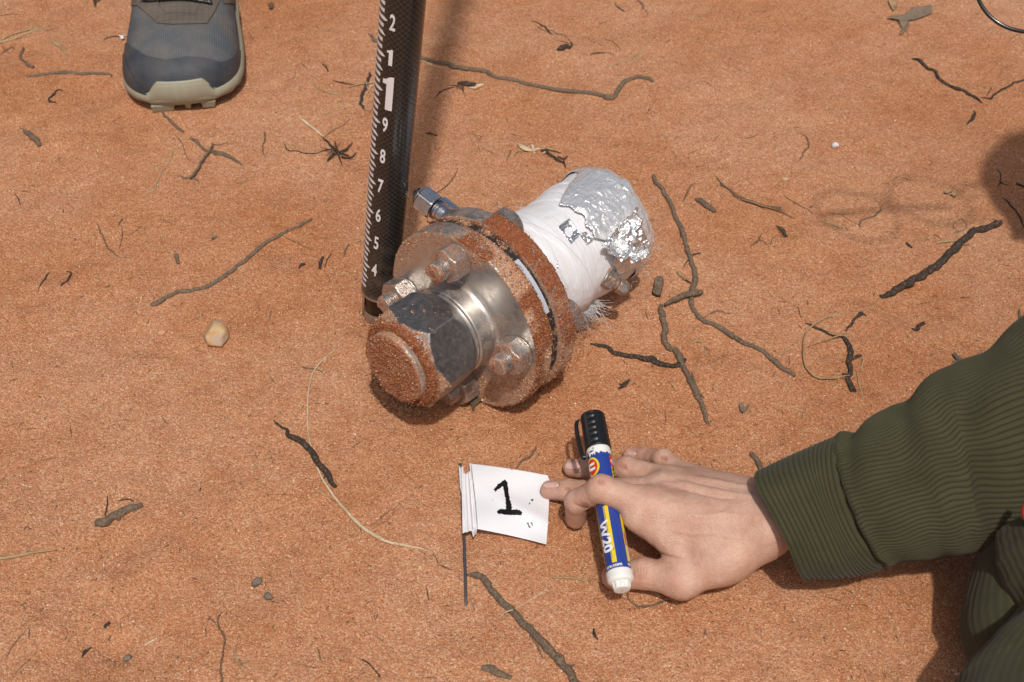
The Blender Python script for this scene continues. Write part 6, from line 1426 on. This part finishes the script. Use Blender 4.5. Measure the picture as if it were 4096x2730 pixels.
# the lens plane faces the lens of the camera obliquely; sized so that only one lower rim enters the frame
ex2 = np.array([.90, .30, .30]); ex2 = ex2-vd_*np.dot(ex2, vd_); ex2 /= np.linalg.norm(ex2); ey2 = np.cross(vd_, ex2); ey2 /= np.linalg.norm(ey2)
for sg in (0, 1):
    c = lc+ex2*.092*sg
    P = circ(c, ex2, ey2, .0405, .0385); V, F = ringtube(P, .0014, .0011); rim = obj('rim', V-hc, F, M['frame'], gl)
    a = np.linspace(0, 2*np.pi, 60, endpoint=False); nl_ = np.cross(ex2, ey2); Vl = []
    for s in (.0003, -.0003):
        Vl.append(c+nl_*s); 
        Vl += list(circ(c+nl_*s, ex2, ey2, .0395, .0375, 60))
    Fl = [(0, 1+i, 1+(i+1) % 60) for i in range(60)]+[(61, 62+(i+1) % 60, 62+i) for i in range(60)]
    obj('lens', np.array(Vl)-hc, Fl, M['lens'], rim, smooth=False)
V, F = tube(spline(np.array([lc+ex2*.040+ey2*.006, lc+ex2*.046+ey2*.010+nl_*.002, lc+ex2*.052+ey2*.006]), 14), .002, 8); obj('bridge', V-hc, F, M['frame'], gl)
for sg in (0, 1):
    b0 = lc+ex2*(-.040 if sg == 0 else .132)+ey2*.008; V, F = tube(spline(np.array([b0, b0+np.array([.03, 0, .012]), b0+np.array([.13, .0, .03])]), 20), .002, 8); obj('temple_arm', V-hc, F, M['frame'], gl)

# ------------------------------------------------------------------ trail shoe standing at the top left
sh0 = W(742, 468, 0.0); sh0[2] = float(hgt(sh0[0], sh0[1]+.05))+.001
RS_ = np.array(Matrix.Rotation(math.radians(8), 3, 'Z'))
shoe = empty('shoe', Matrix.Translation(Vector(sh0))@Matrix.Rotation(math.radians(8), 4, 'Z')); tag(shoe, 'dusty blue grey trail running shoe with cream sole at the top left', 'shoe')
SW = .0600
def sh_w(y): # half width of the plan outline at distance y behind the toe tip
    y = np.asarray(y, float); t = np.clip(y/.070, 0, 1)
    w = SW*(1-(1-t)**3.2)**(1/2.1)
    return w*(1-.085*sst(.075, .17, y)-.16*sst(.17, .23, y)+.08*sst(.23, .29, y))*np.where(y > .255, np.sqrt(np.clip(1-((y-.255)/.047)**2, 0, 1)), 1)
def sh_h(y): # height of the upper above the sole line
    y = np.asarray(y, float); return .044*(1-(1-np.clip(y/.085, 0, 1))**2.4)**.42+.030*sst(.085, .20, y)+.012*sst(.20, .28, y)
ZS = .022
nu_, nv_ = 520, 300
yy = np.concatenate([.16*np.linspace(0, 1, 400)**1.7, np.linspace(.161, .3019, 120)]); be = np.linspace(0, np.pi, nv_)
Y_, B_ = np.meshgrid(yy, be, indexing='ij')
wv_ = sh_w(Y_)*.985; hh = sh_h(Y_)
cb, sb = np.cos(B_), np.sin(B_)
X_ = wv_*np.sign(cb)*np.abs(cb)**.82; Z_ = ZS+hh*np.abs(sb)**.80
Z_ = Z_+.0016*(fbm(np.stack([X_, Y_, Z_], -1), 30, 2)-.5)
VS = np.stack([X_, Y_, Z_], -1).reshape(-1, 3); FS = gridF(nu_, nv_)
NS = vnormals(VS, FS); 
if NS[:, 2].sum() < 0: FS = FS[:, ::-1]; NS = -NS
sx_, sy_, _ = proj(VS@RS_.T+sh0); SX = sx_*1.5679; SY = sy_*1.5679       # coordinates of the top left crop
def m_cloth(name, c0, c1, dust, sc=(900, 900), bd=.0005, rough=.85, dcol=(.30, .235, .18)):
    b = MB(name); w1 = b.n('ShaderNodeTexWave'); w1.inputs['Scale'].default_value = sc[0]/6.28; w1.bands_direction = 'X'; w1.inputs['Distortion'].default_value = 1.0; b.l(b.coord(), w1.inputs['Vector'])
    w2 = b.n('ShaderNodeTexWave'); w2.inputs['Scale'].default_value = sc[1]/6.28; w2.bands_direction = 'Y'; w2.inputs['Distortion'].default_value = 1.0; b.l(b.coord(), w2.inputs['Vector'])
    m_ = b.math('MULTIPLY', w1.outputs['Fac'], w2.outputs['Fac']); n = b.noise(35, 4, .6); n2 = b.noise(500, 3, .6)
    c = b.mix(m_, c0, c1); c = b.mix(b.math('MULTIPLY', b.ramp(n, [(.32, 0), (.72, 1)]), dust), c, dcol); c = b.mix(b.math('MULTIPLY', n2, .25), c, tuple(x*.4 for x in c0))
    return b.set(col=c, rough=rough, spec=.25, nrm=b.bump(m_, bd, .7))
M['knit'] = m_cloth('blue_grey_knit', (.070, .084, .100), (.155, .175, .190), .38)
M['capm'] = m_cloth('dark_toe_rubber', (.036, .045, .060), (.060, .072, .090), .50, (1300, 1300), .0002, .5, (.16, .135, .115))
M['suede'] = m_cloth('brown_grey_suede', (.105, .090, .076), (.145, .125, .105), .5, (300, 300), .0002, .95, (.22, .175, .14))
M['sole'] = m_cloth('cream_sole', (.35, .355, .27), (.39, .39, .30), .5, (200, 200), .0001, .55, (.36, .29, .20))
M['dark_in'] = m_plain('dark_lining', (.03, .03, .045), .9, var=.2, vs=400)
obj('upper', VS, FS, M['knit'], shoe)
def overlay(name, mask, off, mat, th=.0008, parent=shoe):
    k = mask[FS].all(1); V, F, idx = sub(VS+NS*off, FS, k); V, F = shell(V, F, NS[idx], th); return obj(name, V, F, mat, parent)
vis = (NS@RS_.T)@((CAM-sh0)/np.linalg.norm(CAM-sh0)) > -.3
cap_edge = np.interp(SX, [700, 780, 820, 920, 1050, 1170, 1280, 1385, 1440, 1490, 1535, 1600], [250, 262, 290, 352, 378, 357, 364, 391, 372, 330, 285, 270])
frontm = VS[:, 1] < .10
overlay('toe_cap', (SY > cap_edge) & frontm, .0011, M['capm'], .0013)
in_edge = np.interp(SX, [770, 800, 850, 920, 990, 1050, 1090, 1150, 1280, 1330, 1390, 1450, 1510, 1545], [300, 420, 530, 600, 628, 585, 545, 514, 514, 555, 622, 600, 500, 380])
overlay('rand', (SY > in_edge-16) & frontm & (VS[:, 2] < .050) & (np.abs(VS[:, 0]) > .028), .0022, M['capm'], .0012)
guard = inpoly(SX, SY, [(850, -200), (862, 40), (905, 75), (985, 150), (1080, 158), (1300, 152), (1345, 80), (1372, 20), (1380, -200)]) & (VS[:, 2] > .04)
tong = inpoly(SX, SY, [(985, -200), (1000, 40), (1035, 84), (1230, 86), (1255, 40), (1262, -200)]) & (VS[:, 2] > .04)
overlay('lace_guard', guard & ~tong, .0016, M['suede'], .0014)
overlay('tongue', tong, .0004, M['suede'], .0006)
# stitching along the guard edge
st = [(905, 75), (985, 145), (1080, 150), (1300, 146), (1345, 78), (1370, 10)]
# eyestay sides
side_l = (SX < 862) & (SY < 40) & (VS[:, 2] > .03) & (VS[:, 1] > .06) & (VS[:, 1] < .2); side_r = (SX > 1400) & (SY < 28) & (VS[:, 2] > .03) & (VS[:, 1] > .06) & (VS[:, 1] < .2)
overlay('side_panel', side_l, .0012, M['suede'], .0010); overlay('side_panel', side_r, .0012, M['suede'], .0010)
def on_shoe(zx, zy, off=.002):
    d = np.hypot(SX-zx, SY-zy)+(VS[:, 2] < .03)*50; i = int(np.argmin(d)); return VS[i]+NS[i]*off
def m_lace():
    b = MB('flecked_lace'); v = b.voro(700); n = b.ramp(v.outputs['Distance'], [(.22, 1), (.30, 0)]); return b.set(col=b.mix(n, (.012, .013, .022), (.62, .60, .42)), rough=.8)
M['lace'] = m_lace()
for row in ([(905, 8), (960, 12), (1040, 6), (1120, 4), (1200, 8), (1270, 22), (1322, 34)], [(935, -50), (1040, -62), (1160, -66), (1300, -42)], [(950, -110), (1060, -120), (1170, -122), (1290, -104)]):
    P = np.array([on_shoe(x, y, .0045) for x, y in row]); V, F = tube(spline(P, 50), .0033, 10, flat=.55); obj('lace', V, F, M['lace'], shoe)
P = np.array([on_shoe(x, y, .0021) for x, y in [(1040, 97), (1100, 92), (1180, 92), (1225, 98)]])
V, F = tube(spline(P, 40), .0006, 5, .25); obj('stitching', V, F, M['suede'], shoe)
# sole: side wall with bulge, raised toe bumper
a = np.linspace(0, 1, 400); yb = .3005*a**1.6
left = np.stack([-sh_w(yb), yb], -1)[::-1]; right = np.stack([sh_w(yb), yb], -1)
out = np.concatenate([left[:-1], right])
T_ = np.gradient(out, axis=0); nrm2 = np.stack([T_[:, 1], -T_[:, 0]], -1); nrm2 /= np.linalg.norm(nrm2, axis=1)[:, None]
if (nrm2*out)[:, 0].sum() < 0: nrm2 = -nrm2
zr = np.linspace(0, 1, 34); pro = .0032*np.sin(np.pi*np.clip(zr*1.05, 0, 1))**.6
Vs = []
for i, t in enumerate(zr):
    lift = .007*np.exp(-(out[:, 1]/.030)**2)              # toe spring
    zlo = .0065+lift*.35; ztop = ZS+.003+.0135*sst(.036, .021, np.abs(out[:, 0]))*(out[:, 1] < .05)
    z = zlo+(ztop-zlo)*t
    off = pro[i]-.004*(1-t)**3+.0012*t*sst(.036, .021, np.abs(out[:, 0]))*(out[:, 1] < .05)+.0006*np.sin(out[:, 1]*400)*(t < .3)
    Vs.append(np.c_[out+nrm2*(off if np.ndim(off) else np.full(len(out), off))[:, None], z])
Vs = np.array(Vs); Vs = Vs+0; n_o = len(out); V = Vs.reshape(-1, 3); F = gridF(34, n_o)
# close the underside and the top ledge
bot = Vs[0].copy(); bot[:, :2] *= .02; bot[:, 1] += .14; top = Vs[-1].copy(); top[:, 0] *= .9; top[:, 1] = top[:, 1]*.9+.012
V = np.concatenate([bot, V, top]); F = gridF(36, n_o)
obj('sole', V, F, M['sole'], shoe)
# lugs under the toe
for lx, lw, ly in ((-.0215, .0235, .004), (.0035, .0072, .006), (.0245, .0150, .005), (-.03, .02, .05), (.03, .02, .05), (-.03, .02, .09), (.03, .02, .09), (-.03, .02, .2), (.03, .02, .2), (0, .02, .25)):
    x0, x1, y0, y1, zA, zB = lx-lw/2, lx+lw/2, ly, ly+.014, .0005, .0095
    V = np.array([[x0+.0012, y0+.003, zA], [x1-.0012, y0+.003, zA], [x1, y1, zA], [x0, y1, zA], [x0, y0, zB], [x1, y0, zB], [x1, y1+.001, zB], [x0, y1+.001, zB]])
    o = obj('lug', V, [(0, 3, 2, 1), (4, 5, 6, 7), (0, 1, 5, 4), (1, 2, 6, 5), (2, 3, 7, 6), (3, 0, 4, 7)], M['sole'], shoe, smooth=False)
    bv = o.modifiers.new('bevel', 'BEVEL'); bv.width = .0008; bv.segments = 2
# the leg that stands in the shoe, outside the frame
wearer = empty('person', Matrix.Translation(Vector(sh0+np.array([0, .2, 0])))); tag(wearer, 'standing person whose trouser leg rises from the shoe beyond the top edge', 'person')
lg = spline(np.array([[0, .03, .07], [0, .045, .16], [0, .05, .42], [0, .06, .80]]), 50); V, F = tube(lg, np.interp(np.linspace(0, 1, 50), [0, .2, .5, 1], [.040, .042, .058, .075]), 30)
obj('leg', V, F, M['skin'], wearer, attrs={k: np.zeros(len(V)) for k in ('red', 'dark', 'nail', 'tip')})
lg = spline(np.array([[0, .035, .10], [0, .045, .18], [0, .05, .42], [0, .06, .85]]), 60); V, F = tube(lg, np.interp(np.linspace(0, 1, 60), [0, .2, .5, 1], [.068, .066, .078, .10]), 60, .06, 4, closed_ends=False)
obj('trouser_leg', V, F, tr, wearer)
